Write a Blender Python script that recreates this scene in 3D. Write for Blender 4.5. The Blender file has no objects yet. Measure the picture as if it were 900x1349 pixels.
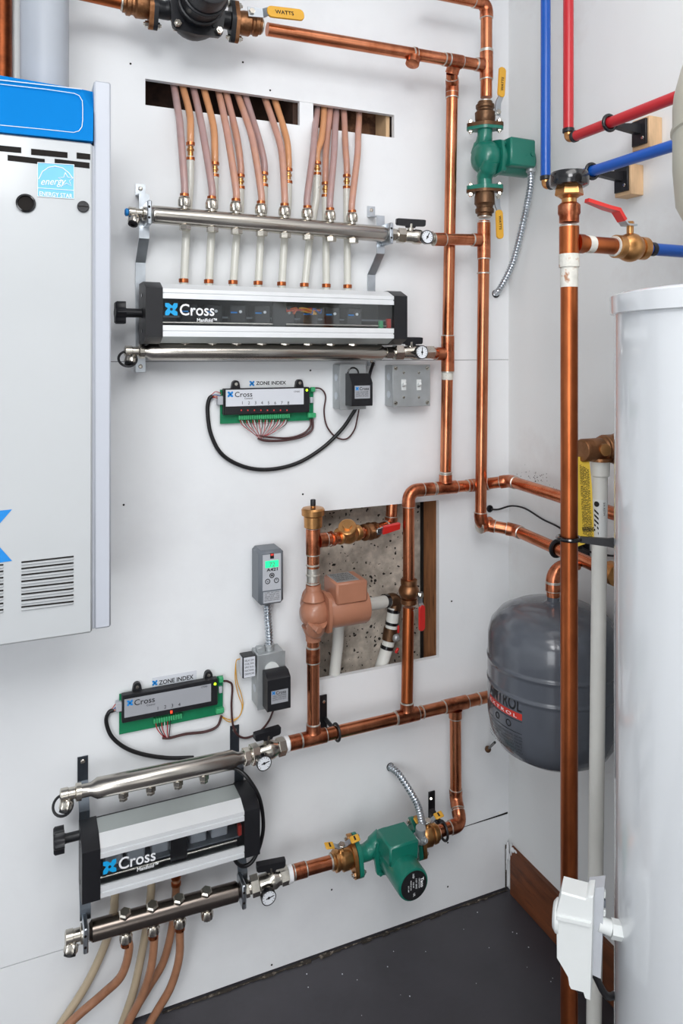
import bpy, math, random
from mathutils import Vector, Matrix
random.seed(7)
D = bpy.data
SC = bpy.context.scene
COL = SC.collection
V = Vector
# ---------------------------------------------------------------- camera
CAMY, CAMZ, FPX, HX, HY = -1.636, 1.45, 966.0, 450.0, 464.0
YAW = math.radians(23.65)
FWD = V((math.sin(YAW), math.cos(YAW), 0)); RGT = V((math.cos(YAW), -math.sin(YAW), 0)); UP = V((0, 0, 1))
CAM = V((0, CAMY, CAMZ)); XW = 1.2105          # x of the side wall; the back wall is y = 0
cd = D.cameras.new('camera'); co = D.objects.new('camera', cd); COL.objects.link(co)
cd.sensor_fit = 'VERTICAL'; cd.sensor_height = 36; cd.sensor_width = 36*900/1349
cd.lens = FPX/1349*36; cd.shift_y = -(674.5-HY)/1349; cd.clip_start = .02
co.location = CAM; co.rotation_euler = (math.pi/2, 0, -YAW); SC.camera = co
# ---------------------------------------------------------------- light
w = D.worlds.new('world'); SC.world = w; w.use_nodes = True
w.node_tree.nodes['Background'].inputs[0].default_value = (.80, .88, 1, 1)
w.node_tree.nodes['Background'].inputs[1].default_value = .35
def area(name, loc, target, sx, sy, power, col=(1, 1, 1)):
    l = D.lights.new(name, 'AREA'); l.shape = 'RECTANGLE'; l.size = sx; l.size_y = sy; l.energy = power; l.color = col
    o = D.objects.new(name, l); COL.objects.link(o); o.location = loc
    o.rotation_euler = (V(target)-V(loc)).to_track_quat('-Z', 'Y').to_euler(); return o
area('ceiling_lamp', (.3, -1.7, 2.56), (.3, -1.6, 0), 1.2, .9, 13, (1, .99, .975))
area('corner_ceiling_fill', (.75, -.95, 2.56), (.75, -.9, 0), .6, .9, 1.5, (1, .99, .975))  # added fill over the corner, strength fitted to the wall brightness
area('high_fill', (-.3, -2.3, 2.5), (.6, 0, .9), .8, .8, 25, (.985, .99, 1))  # added fill high behind the camera, evens out the back wall
area('low_rear_fill', (.2, -4.4, .9), (.45, 0, .4), 1.0, 1.5, 5, (1, .99, .97))  # added low fill that lifts the lower wall, no doorway there
area('rear_left_fill', (-1.3, -3.0, 1.15), (.7, 0, .6), .9, 1.8, 23, (.95, .975, 1))  # added fill from rear left, set low to brighten towards the floor; no window
SC.view_settings.view_transform = 'Standard'; SC.view_settings.look = 'None'
SC.view_settings.gamma = 1; SC.view_settings.use_curve_mapping = False
SC.view_settings.exposure = 0.32
# ---------------------------------------------------------------- rays of the measured camera
def ray(px, py): return FWD + RGT*((px-HX)/FPX) + UP*(-(py-HY)/FPX)
def onplane(px, py, p0, n):
    r = ray(px, py); return CAM + r*((p0-CAM).dot(n)/r.dot(n))
def at(px, py, d=0): return onplane(px, py, V((0, -d, 0)), V((0, 1, 0)))       # d metres in front of the back wall
def sd(px, py, d=0): return onplane(px, py, V((XW-d, 0, 0)), V((1, 0, 0)))     # d metres in front of the side wall
def ct(px, py, t): return CAM + ray(px, py)*t
# ---------------------------------------------------------------- materials
def lin(h):
    if isinstance(h, str):
        c = [int(h[i:i+2], 16)/255 for i in (0, 2, 4)]
        return tuple((x/12.92 if x <= .04045 else ((x+.055)/1.055)**2.4) for x in c)
    return h
MATS = {}
def mat(name, col, rough=.5, metal=0, var=.06, scale=25, bump=0, bscale=None, coat=0, trans=0, ior=1.45, col2=None, thr=(.5, .62), s2=8,
        aniso=None, rvar=.08, emit=0, alpha=1, stretch=(1, 1, 1), spec=.5, pits=0):
    m = D.materials.new(name); m.use_nodes = True; nt = m.node_tree; N = nt.nodes; L = nt.links; b = N['Principled BSDF']
    c = lin(col); tc = N.new('ShaderNodeTexCoord'); mp = N.new('ShaderNodeMapping'); mp.inputs['Scale'].default_value = stretch
    L.new(tc.outputs['Object'], mp.inputs[0])
    nz = N.new('ShaderNodeTexNoise'); nz.inputs['Scale'].default_value = scale; nz.inputs['Detail'].default_value = 5; L.new(mp.outputs[0], nz.inputs[0])
    rp = N.new('ShaderNodeValToRGB'); L.new(nz.outputs[0], rp.inputs[0])
    rp.color_ramp.elements[0].position = .3; rp.color_ramp.elements[1].position = .7
    rp.color_ramp.elements[0].color = (*[x*(1-var) for x in c], 1); rp.color_ramp.elements[1].color = (*[min(1, x*(1+var)) for x in c], 1)
    out = rp.outputs[0]
    if col2:
        n2 = N.new('ShaderNodeTexNoise'); n2.inputs['Scale'].default_value = s2; n2.inputs['Detail'].default_value = 8; n2.inputs['Roughness'].default_value = .65
        L.new(mp.outputs[0], n2.inputs[0])
        mr = N.new('ShaderNodeMapRange'); mr.inputs[1].default_value = thr[0]; mr.inputs[2].default_value = thr[1]; L.new(n2.outputs[0], mr.inputs[0])
        mx = N.new('ShaderNodeMix'); mx.data_type = 'RGBA'; L.new(mr.outputs[0], mx.inputs[0]); L.new(out, mx.inputs[6]); mx.inputs[7].default_value = (*lin(col2), 1)
        out = mx.outputs[2]
    L.new(out, b.inputs['Base Color'])
    if pits:
        vo = N.new('ShaderNodeTexVoronoi'); vo.inputs['Scale'].default_value = pits; vo.inputs['Randomness'].default_value = 1; L.new(nz.outputs[0], vo.inputs['Scale']) if False else None
        wd = N.new('ShaderNodeVectorMath'); wd.operation = 'ADD'; ns = N.new('ShaderNodeTexNoise'); ns.inputs['Scale'].default_value = 90; L.new(mp.outputs[0], ns.inputs[0])
        sc_ = N.new('ShaderNodeVectorMath'); sc_.operation = 'SCALE'; sc_.inputs['Scale'].default_value = .012; L.new(ns.outputs['Color'], sc_.inputs[0]); L.new(mp.outputs[0], wd.inputs[0]); L.new(sc_.outputs[0], wd.inputs[1]); L.new(wd.outputs[0], vo.inputs['Vector'])
        cr = N.new('ShaderNodeSeparateColor'); L.new(vo.outputs['Color'], cr.inputs[0])
        ml = N.new('ShaderNodeMath'); ml.operation = 'MULTIPLY'; L.new(cr.outputs[0], ml.inputs[0]); L.new(cr.outputs[1], ml.inputs[1])
        th_ = N.new('ShaderNodeMath'); th_.operation = 'MULTIPLY'; th_.inputs[1].default_value = .55; L.new(ml.outputs[0], th_.inputs[0])
        lt = N.new('ShaderNodeMath'); lt.operation = 'LESS_THAN'; L.new(vo.outputs['Distance'], lt.inputs[0]); L.new(th_.outputs[0], lt.inputs[1])
        m3 = N.new('ShaderNodeMix'); m3.data_type = 'RGBA'; L.new(lt.outputs[0], m3.inputs[0]); L.new(out, m3.inputs[6]); m3.inputs[7].default_value = (.03, .026, .023, 1)
        for l_ in list(b.inputs['Base Color'].links): L.remove(l_)
        L.new(m3.outputs[2], b.inputs['Base Color'])
    b.inputs['Specular IOR Level'].default_value = spec
    b.inputs['Metallic'].default_value = metal
    mr = N.new('ShaderNodeMapRange'); L.new(nz.outputs[0], mr.inputs[0]); mr.inputs[3].default_value = max(.02, rough-rvar); mr.inputs[4].default_value = min(1, rough+rvar)
    L.new(mr.outputs[0], b.inputs['Roughness'])
    if coat: b.inputs['Coat Weight'].default_value = coat; b.inputs['Coat Roughness'].default_value = .08
    if trans: b.inputs['Transmission Weight'].default_value = trans
    b.inputs['IOR'].default_value = ior
    if alpha < 1: b.inputs['Alpha'].default_value = alpha
    if emit: b.inputs['Emission Color'].default_value = (*c, 1); b.inputs['Emission Strength'].default_value = emit
    if bump:
        nb = N.new('ShaderNodeTexNoise'); nb.inputs['Scale'].default_value = bscale or scale*4; nb.inputs['Detail'].default_value = 6; L.new(mp.outputs[0], nb.inputs[0])
        bp = N.new('ShaderNodeBump'); bp.inputs['Strength'].default_value = bump; bp.inputs['Distance'].default_value = .002; L.new(nb.outputs[0], bp.inputs['Height'])
        L.new(bp.outputs[0], b.inputs['Normal'])
    MATS[name] = m; return m
M = dict(
 wall=mat('white_painted_board', 'eceef0', .55, 0, .015, 3, .12, 60, rvar=.05, col2='e2e3e6', thr=(.5, .8), s2=2.5),
 sidewall=mat('white_painted_drywall', 'e4e6e6', .6, 0, .02, 3, .12, 50, col2='d6d3d2', thr=(.55, .8), s2=3),
 floor=mat('dark_painted_concrete', '403e43', .38, 0, .12, 6, .25, 40, col2='434147', thr=(.5, .8), s2=5),
 concrete=mat('rough_concrete', 'cabfb2', .9, 0, .28, 45, 1, 60, col2='8d8479', thr=(.44, .66), s2=7, pits=85),
 wood=mat('weathered_brown_wood', '94633f', .7, 0, .3, 14, .3, 60, stretch=(6, 6, .6), col2='452a1a', thr=(.55, .7), s2=9),
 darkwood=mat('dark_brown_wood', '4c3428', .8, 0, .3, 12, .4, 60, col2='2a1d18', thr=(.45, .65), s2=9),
 osb=mat('brown_strand_board', '8a6248', .8, 0, .35, 40, .5, 80, col2='5a3a28', thr=(.45, .6), s2=35),
 baseb=mat('raw_brown_baseboard', '6b3c22', .6, 0, .3, 8, .3, 60, stretch=(1, 1, 5), col2='3c2114', thr=(.5, .75), s2=12),
 pale_wood=mat('pale_pine', 'd8b48c', .6, 0, .12, 20, .2, stretch=(4, 1, 1)),
 copper=mat('copper', 'cf8460', .24, 1, .16, 9, .05, 40, col2='9c5230', thr=(.47, .72), s2=14, rvar=.1, stretch=(1, 1, .5)),
 copper_fit=mat('copper_fitting', 'c67c5a', .30, 1, .2, 22, .06, 60, col2='8a452b', thr=(.46, .66), s2=30, rvar=.12),
 copper_old=mat('aged_copper', 'b8673d', .34, 1, .2, 7, .05, 40, col2='7a3c20', thr=(.45, .72), s2=9, rvar=.1, stretch=(1, 1, .35)),
 copper_dark=mat('dark_copper', '8a4a2c', .42, 1, .25, 14, .08, 50, col2='4a281a', thr=(.45, .7), s2=14),
 solder=mat('solder', 'cfcbc2', .38, .9, .1, 60, .3, 200),
 flux=mat('white_residue', 'd9d7cf', .75, .1, .12, 60, .4, 200, col2='b08468', thr=(.56, .66), s2=60),
 brass=mat('brass', 'c8945f', .33, 1, .12, 30, .08, 120, col2='9b6b3c', thr=(.5, .75), s2=30),
 bronze=mat('cast_bronze', '94694a', .42, 1, .2, 30, .3, 160, col2='6b4428', thr=(.48, .7), s2=26),
 bronze_dark=mat('dark_bronze', '6d523d', .45, .9, .2, 30, .3, 160, col2='4a3528', thr=(.5, .7), s2=26),
 steel=mat('brushed_stainless', 'b9b3ab', .23, 1, .03, 60, .05, 200, rvar=.05, stretch=(.15, 4, 4)),
 nickel=mat('nickel_plate', 'cfc9be', .22, 1, .08, 50, .05, 200),
 steel_dark_reflection=mat('stainless_dark_reflection', '857b74', .2, 1, .03, 60, .04, 200, rvar=.04, stretch=(.15, 4, 4)), zinc_dark_reflection=mat('zinc_plate_dark_reflection', '666d75', .32, 1, .08, 40, .05),  # dark reflections of the surroundings put into both base colours
 zinc=mat('zinc_plate', 'c3c9cf', .3, 1, .08, 40, .05),
 galv=mat('galvanised_box', 'b0b4b6', .42, .55, .1, 30, .06, 100),
 alu=mat('white_aluminium', 'eef0f2', .4, .3, .01, 40),
 alu_grey=mat('grey_aluminium', 'b6bcba', .4, .6, .02, 40),
 black=mat('black_plastic', '1a1a1e', .42, 0, .1, 40, .1, 300),
 blackgloss=mat('glossy_black', '101013', .2, 0, .1, 40, coat=.4),
 blackcast=mat('black_cast_iron', '1f2024', .36, .2, .12, 40, .15, 200),
 cable=mat('black_cable', '151417', .4, 0, .1, 40),
 brownwire=mat('brown_wire', '4a2c2c', .45, 0, .1, 40),
 redwire=mat('red_wire', 'b3202a', .4), whitewire=mat('white_wire', 'd8d8d6', .4), yelwire=mat('yellow_wire', 'd9a33c', .4),
 orgwire=mat('orange_wire', 'd4662a', .4), bluewire=mat('blue_wire', '2a58a8', .4),
 green=mat('green_enamel', '15705f', .32, 0, .05, 20, .12, 120, coat=.3),
 tan=mat('tan_enamel', 'a9735a', .38, 0, .05, 20, .08, 120, coat=.2),
 yellow=mat('yellow_dip', 'dda637', .42, 0, .05, 30),
 red=mat('red_dip', 'cf2a25', .35, 0, .06, 30, coat=.2),
 redpex=mat('red_pex', 'ba1f29', .33, 0, .04, 20, coat=.2),
 bluepex=mat('blue_pex', '0a52ae', .33, 0, .04, 20, coat=.2),
 pex=mat('amber_pex', 'bd8f80', .35, 0, .1, 20, coat=.3, col2='c88f66', thr=(.42, .7), s2=9),
 pex_mauve=mat('mauve_pex', 'a98c8a', .35, 0, .1, 20, coat=.3, col2='b3887c', thr=(.42, .7), s2=9),
 pex_orange=mat('orange_pex', 'cf9468', .35, 0, .08, 20, coat=.3),
 pex_brown=mat('brown_pex', 'a8785a', .38, 0, .12, 20, coat=.3, col2='8c5f45', thr=(.48, .7), s2=9),
 pex_beige=mat('beige_pex', 'b3a38a', .38, 0, .08, 20, coat=.2),
 pex_clear=mat('natural_pex', 'e6e5dc', .3, 0, .03, 20, coat=.3, trans=.25),
 crimp=mat('copper_crimp', 'b96a42', .3, 1, .15, 60, .1, 200),
 pcb=mat('green_circuit_board', '0b7a50', .45, 0, .08, 60),
 term=mat('green_terminal', '3fa56e', .45, 0, .1, 90),
 greylabel=mat('grey_label', 'a4a6ac', .45, 0, .02), whitelabel=mat('white_label', 'd9dce3', .45, 0, .02), white=mat('white_print', 'eef0f2', .5, 0, .01),
 ink=mat('black_ink', '17171a', .6, 0, .01), redink=mat('red_print', 'c1352b', .5), blueink=mat('blue_print', '1b87d6', .45, 0, .02), cyan=mat('cyan_print', '17a3e0', .4, 0, .02),
 lblue=mat('light_blue_label', '6fbdf2', .45, 0, .02),
 boiler=mat('white_enamel', 'bec1c3', .3, 0, .01, 5, .02, 40, coat=.2), boiler_side=mat('white_enamel_case', 'bdc1ca', .35, 0, .01, 5),
 bblue=mat('blue_plastic', '0877c2', .6, 0, .02, 8, spec=.08),
 duct=mat('grey_vent_pipe', 'a8adb5', .45, 0, .03, 8),
 plastic=mat('white_plastic', 'dcdfde', .38, 0, .02, 20), cpvc=mat('white_pvc', 'd8d8d2', .4, 0, .03, 20), whitetank=mat('glossy_white_jacket', 'd9dcdf', .12, 0, .01, 6, coat=.5, rvar=.03),
 tank=mat('grey_tank_enamel', '545860', .22, 0, .04, 14, .03, 40, coat=.4, rvar=.05), beige=mat('beige_enamel', 'c3c0b0', .4, 0, .03, 10),
 ctrl=mat('grey_plastic', '6c7279', .4, 0, .03, 30), lgrey=mat('light_grey_plastic', 'b9bcc2', .45, 0, .03, 30),
 tag=mat('yellow_tag', 'efcb48', .5, 0, .04, 20), lcd=mat('green_screen', '25d18d', .4, emit=.8), led=mat('green_lamp', '9fe81c', .4, emit=2.5), redled=mat('red_lamp', 'ff3a22', .4, emit=2.0), dimled=mat('red_dim_lamp', 'c23a32', .4, emit=.5),
 hole=mat('dark_cavity', '17120f', .9), teflon=mat('white_tape', 'e8e8ea', .6), redplastic=mat('red_plastic', 'c8382c', .4), dial=mat('dial_face', 'e6e9ee', .4), dirt=mat('dusty_dirt', '3a342e', .95, 0, .4, 60, .9, 200, col2='8a8074', thr=(.55, .65), s2=80),
)
g = D.materials.new('clear_acrylic'); g.use_nodes = True; b = g.node_tree.nodes['Principled BSDF']
b.inputs['Base Color'].default_value = (.9, .93, .95, 1); b.inputs['Roughness'].default_value = .04; b.inputs['IOR'].default_value = 1.49; b.inputs['Transmission Weight'].default_value = 1
M['glass'] = g
# ---------------------------------------------------------------- mesh builder
def frame(n):
    n = V(n).normalized(); a = V((0, 0, 1)) if abs(n.z) < .9 else V((1, 0, 0))
    u = a.cross(n).normalized(); return u, n.cross(u).normalized(), n
class MB:
    def __init__(s): s.v = []; s.f = []
    def add(s, vs, fs):
        k = len(s.v); s.v += [V(p) for p in vs]; s.f += [tuple(i+k for i in f) for f in fs]; return s
    def convex(s, vs, fs):
        c = sum((V(p) for p in vs), V())/len(vs); out = []
        for f in fs:
            p = [V(vs[i]) for i in f]; n = (p[1]-p[0]).cross(p[2]-p[0])
            out.append(f if n.dot(sum(p, V())/len(p)-c) > 0 else tuple(reversed(f)))
        return s.add(vs, out)
    def box(s, c, size, b=0, U=(1, 0, 0), W=(0, 0, 1)):
        U = V(U).normalized(); W = V(W).normalized(); Y = W.cross(U).normalized(); W = U.cross(Y); c = V(c)
        h = [x/2 for x in size]; b = min(b, min(h)*.9)
        q = lambda x, y, z: c+U*x+Y*y+W*z
        S = (-1, 1)
        if b <= 0:
            vs = [q(x*h[0], y*h[1], z*h[2]) for x in S for y in S for z in S]
            return s.convex(vs, [(0, 1, 3, 2), (4, 5, 7, 6), (0, 1, 5, 4), (2, 3, 7, 6), (0, 2, 6, 4), (1, 3, 7, 5)])
        vs = []; ix = {}
        for x in S:
            for y in S:
                for z in S:
                    for k in range(3):
                        e = [h[j] if j == k else h[j]-b for j in range(3)]
                        ix[x, y, z, k] = len(vs); vs.append(q(x*e[0], y*e[1], z*e[2]))
        fs = []
        for x in S:
            fs.append(tuple(ix[x, y, z, 0] for y, z in ((-1, -1), (1, -1), (1, 1), (-1, 1))))
            fs.append(tuple(ix[y, x, z, 1] for y, z in ((-1, -1), (1, -1), (1, 1), (-1, 1))))
            fs.append(tuple(ix[y, z, x, 2] for y, z in ((-1, -1), (1, -1), (1, 1), (-1, 1))))
            for y in S:
                fs.append((ix[x, y, -1, 0], ix[x, y, 1, 0], ix[x, y, 1, 1], ix[x, y, -1, 1]))
                fs.append((ix[x, -1, y, 0], ix[x, 1, y, 0], ix[x, 1, y, 2], ix[x, -1, y, 2]))
                fs.append((ix[-1, x, y, 1], ix[1, x, y, 1], ix[1, x, y, 2], ix[-1, x, y, 2]))
                for z in S: fs.append((ix[x, y, z, 0], ix[x, y, z, 1], ix[x, y, z, 2]))
        return s.convex(vs, fs)
    def lathe(s, o, ax, prof, n=24, ph=0, cap=True):
        u, v, a = frame(ax); o = V(o); vs = []; fs = []
        for r, h in prof:
            for i in range(n):
                t = 2*math.pi*(i+ph)/n; vs.append(o+a*h+(u*math.cos(t)+v*math.sin(t))*max(r, 1e-5))
        for k in range(len(prof)-1):
            for i in range(n):
                j = (i+1) % n; fs.append((k*n+i, k*n+j, (k+1)*n+j, (k+1)*n+i))
        if cap:
            if prof[0][0] > 1e-4: fs.append(tuple(range(n-1, -1, -1)))
            if prof[-1][0] > 1e-4: fs.append(tuple((len(prof)-1)*n+i for i in range(n)))
        return s.add(vs, fs)
    def cyl(s, a, b, r, r2=None, n=20, b_=0):
        a = V(a); b = V(b); L = (b-a).length; r2 = r if r2 is None else r2
        pr = [(r-b_, 0), (r, b_), (r2, L-b_), (r2-b_, L)] if b_ else [(r, 0), (r2, L)]
        return s.lathe(a, b-a, pr, n)
    def hexa(s, a, b, r, b_=.0008):
        a = V(a); b = V(b); L = (b-a).length; return s.lathe(a, b-a, [(r-b_, 0), (r, b_), (r, L-b_), (r-b_, L)], 6)
    def sphere(s, c, r, n=16, ax=(0, 0, 1), sq=1):
        m = n//2; return s.lathe(V(c), ax, [(r*math.sin(math.pi*i/m), -r*sq*math.cos(math.pi*i/m)) for i in range(m+1)], n, cap=False)
    def tube(s, pts, r, n=12, cap=True, closed=False):
        pts = [V(p) for p in pts]; k = len(pts); rs = r if isinstance(r, (list, tuple)) else [r]*k
        T = []
        for i in range(k):
            a = pts[(i-1) % k] if closed else pts[max(0, i-1)]; b = pts[(i+1) % k] if closed else pts[min(k-1, i+1)]
            d = b-a; T.append(d.normalized() if d.length > 1e-9 else T[-1])
        u = frame(T[0])[0]; vs = []; fs = []
        for i in range(k):
            u = (u-T[i]*u.dot(T[i])).normalized(); v = T[i].cross(u)
            for j in range(n):
                t = 2*math.pi*j/n; vs.append(pts[i]+(u*math.cos(t)+v*math.sin(t))*rs[i])
        for i in range(k if closed else k-1):
            for j in range(n):
                q = (j+1) % n; i2 = (i+1) % k; fs.append((i*n+j, i*n+q, i2*n+q, i2*n+j))
        if cap and not closed: fs += [tuple(range(n-1, -1, -1)), tuple((k-1)*n+j for j in range(n))]
        return s.add(vs, fs)
    def torus(s, c, ax, R, r, n=24, m=8):
        u, v, a = frame(ax); return s.tube([V(c)+(u*math.cos(2*math.pi*i/n)+v*math.sin(2*math.pi*i/n))*R for i in range(n)], r, m, closed=True)
    def prism(s, poly, o, U, W, depth, b=0):
        """2D polygon (counter-clockwise) in U,W extruded along U x W by depth"""
        U = V(U); W = V(W); N = U.cross(W).normalized(); o = V(o); n = len(poly); c = (sum(p[0] for p in poly)/n, sum(p[1] for p in poly)/n)
        def ring(k, h):
            sc = 1-k; return [o+U*(c[0]+(p[0]-c[0])*sc)+W*(c[1]+(p[1]-c[1])*sc)+N*h for p in poly]
        if b:
            R = max(math.hypot(p[0]-c[0], p[1]-c[1]) for p in poly); rings = [ring(0, 0), ring(0, depth-b), ring(b/R, depth)]
        else: rings = [ring(0, 0), ring(0, depth)]
        vs = [p for r in rings for p in r]; fs = [tuple(range(n-1, -1, -1)), tuple((len(rings)-1)*n+i for i in range(n))]
        for k in range(len(rings)-1):
            for i in range(n): j = (i+1) % n; fs.append((k*n+i, k*n+j, (k+1)*n+j, (k+1)*n+i))
        return s.add(vs, fs)
    def ribbon(s, pts, side, w, th):
        """flat bar swept along pts; side = width direction, th = thickness"""
        pts = [V(p) for p in pts]; sdv = V(side).normalized(); k = len(pts); vs = []; fs = []
        ws = w if isinstance(w, (list, tuple)) else [w]*k
        for i in range(k):
            d1 = (pts[i]-pts[i-1]).normalized() if i else (pts[1]-pts[0]).normalized()
            d2 = (pts[i+1]-pts[i]).normalized() if i < k-1 else d1
            n = d1.cross(sdv).normalized()+d2.cross(sdv).normalized(); n = n.normalized(); q = max(.4, n.dot(d1.cross(sdv).normalized())); n = n*(th/2/q)
            for a, b in ((-1, -1), (1, -1), (1, 1), (-1, 1)): vs.append(pts[i]+sdv*(a*ws[i]/2)+n*b)
        for i in range(k-1):
            for j in range(4): q = (j+1) % 4; fs.append((i*4+j, i*4+q, (i+1)*4+q, (i+1)*4+j))
        fs += [(3, 2, 1, 0), tuple((k-1)*4+j for j in range(4))]
        return s.add(vs, fs)
ORG = {}
def mk(name, mb, m, parent=None, org=None, ang=38):
    if org is None: org = ORG[parent.name] if parent else V()
    me = D.meshes.new(name); me.from_pydata([tuple(p-org) for p in mb.v], [], mb.f)
    mats = m if isinstance(m, list) else [m]
    for x in mats: me.materials.append(M[x] if isinstance(x, str) else x)
    for p in me.polygons: p.use_smooth = True
    me.set_sharp_from_angle(angle=math.radians(ang)); me.update()
    o = D.objects.new(name, me); COL.objects.link(o); ORG[o.name] = org
    if parent: o.parent = parent
    else: o.location = org
    return o
def thing(name, label, cat, loc, group=None, kind=None):
    o = D.objects.new(name, None); COL.objects.link(o); o.location = loc; o.empty_display_size = .05
    if label: o['label'] = label
    if cat: o['category'] = cat
    if group: o['group'] = group
    if kind: o['kind'] = kind
    ORG[o.name] = V(loc); return o
def solo(name, mb, m, label=None, cat=None, group=None, kind=None):
    c = sum(mb.v, V())/len(mb.v); c.z = min(p.z for p in mb.v)
    o = mk(name, mb, m, None, c)
    if label: o['label'] = label
    if cat: o['category'] = cat
    if group: o['group'] = group
    if kind: o['kind'] = kind
    return o
def lab(o, s): o['label'] = s; return o
def textmesh(s, size, bold=0, align='LEFT', space=1):
    c = D.curves.new('t', 'FONT'); c.body = s; c.size = size; c.align_x = align; c.offset = bold; c.space_character = space; c.resolution_u = 3
    o = D.objects.new('t', c); me = D.meshes.new_from_object(o); D.objects.remove(o); D.curves.remove(c); return me
def text(s, size, o, m, parent, U=(1, 0, 0), W=(0, 0, 1), bold=0, align='LEFT', width=None, name='lettering', wrap=None, space=1):
    me = textmesh(s, size, bold, align, space); U = V(U); W = V(W); N = U.cross(W).normalized(); o = V(o); org = ORG[parent.name]
    k = 1
    if width:
        xs = [v.co.x for v in me.vertices]; k = width/(max(xs)-min(xs))
    for v in me.vertices:
        x, y = v.co.x*k, v.co.y
        v.co = (wrap(x, y) if wrap else o+U*x+W*y+N*.0004) - org
    me.materials.clear(); me.materials.append(M[m]); ob = D.objects.new(name, me); COL.objects.link(ob); ob.parent = parent; ORG[ob.name] = org; return ob
def arc(c, a, b, r, n=8):
    """points of the fillet at corner c from direction a (incoming, towards c reversed) to b"""
    a = V(a).normalized(); b = V(b).normalized(); th = math.acos(max(-1, min(1, a.dot(b)))); t = r*math.tan(th/2)
    p0 = V(c)-a*t; n1 = (b-a*a.dot(b)).normalized(); cc = p0+n1*r
    return [cc-n1*(r*math.cos(th*i/n))+a*(r*math.sin(th*i/n)) for i in range(n+1)], t
def spline(pts, n=8):
    P = [V(p) for p in pts]; P = [P[0]*2-P[1]]+P+[P[-1]*2-P[-2]]; out = []
    for i in range(1, len(P)-2):
        for k in range(n):
            t = k/n; a, b, c, d = P[i-1:i+3]
            out.append(.5*((2*b)+(c-a)*t+(2*a-5*b+4*c-d)*t*t+(3*b-a-3*c+d)*t*t*t))
    return out+[P[-2]]
def hull(pts):
    pts = sorted(set((round(a, 6), round(b, 6)) for a, b in pts)); 
    def half(ps):
        o = []
        for p in ps:
            while len(o) > 1 and (o[-1][0]-o[-2][0])*(p[1]-o[-2][1])-(o[-1][1]-o[-2][1])*(p[0]-o[-2][0]) <= 0: o.pop()
            o.append(p)
        return o[:-1]
    return half(pts)+half(pts[::-1])
def circ(cx, cy, r, n=16): return [(cx+r*math.cos(2*math.pi*i/n), cy+r*math.sin(2*math.pi*i/n)) for i in range(n)]
def rrect(w, h, r, n=4):
    o = []
    for k, (x, y) in enumerate(((w/2-r, h/2-r), (-w/2+r, h/2-r), (-w/2+r, -h/2+r), (w/2-r, -h/2+r))):
        o += [(x+r*math.cos(math.pi/2*(k+i/n)), y+r*math.sin(math.pi/2*(k+i/n))) for i in range(n+1)]
    return o
# ---------------------------------------------------------------- plumbing
RP = .0143
def ring(root, p, ax, r=RP, m='solder'): 
    ax = V(ax).normalized(); mk('solder_joint', MB().lathe(V(p)-ax*.0022, ax, [(r*1.02, 0), (r*1.14, .0008), (r*1.14, .003), (r*1.02, .0044)], 20), m, root)
def sect(root, a, b, r=RP, m='copper'): mk('pipe_section', MB().cyl(a, b, r, n=24), m, root)
def coupling(root, c, ax, r=RP, L=.04, m='copper_fit'):
    ax = V(ax).normalized(); mk('coupling', MB().lathe(V(c)-ax*L/2, ax, [(r*1.04, 0), (r*1.13, .001), (r*1.13, L-.001), (r*1.04, L)], 24), m, root); 
    ring(root, V(c)-ax*L/2, ax, r); ring(root, V(c)+ax*L/2, ax, r)
def run(root, pts, r=RP, er=.024, m='copper', mf='copper_fit', sock=.016, joints=True):
    pts = [V(p) for p in pts]; prev = pts[0]
    for i in range(1, len(pts)-1):
        a = (pts[i]-pts[i-1]).normalized(); b = (pts[i+1]-pts[i]).normalized(); ap, t = arc(pts[i], a, b, er)
        s0 = ap[0]-a*sock; s1 = ap[-1]+b*sock
        if (s0-prev).dot(a) > 0: sect(root, prev, s0, r, m)
        mk('elbow_fitting', MB().tube([s0]+[ap[0]-a*.001]+ap+[ap[-1]+b*.001]+[s1], [r*1.15]*2+[r*1.12]*len(ap)+[r*1.15]*2, 24), mf, root)
        if joints: ring(root, s0, a, r); ring(root, s1, b, r)
        prev = s1
    if (pts[-1]-prev).length > .001: sect(root, prev, pts[-1], r, m)
def tee(root, c, ax, br, r=RP, half=.026, bl=.03, m='copper_fit', jb=True):
    c = V(c); ax = V(ax).normalized(); br = V(br).normalized(); mb = MB()
    mb.lathe(c-ax*half, ax, [(r*1.04, 0), (r*1.15, .001), (r*1.15, half*2-.001), (r*1.04, half*2)], 24)
    mb.lathe(c, br, [(r*1.25, r*.9), (r*1.15, r*1.25), (r*1.15, bl-.001), (r*1.04, bl)], 24)
    mk('tee_fitting', mb, m, root); ring(root, c-ax*half, ax, r); ring(root, c+ax*half, ax, r)
    if jb: ring(root, c+br*bl, br, r)
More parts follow.
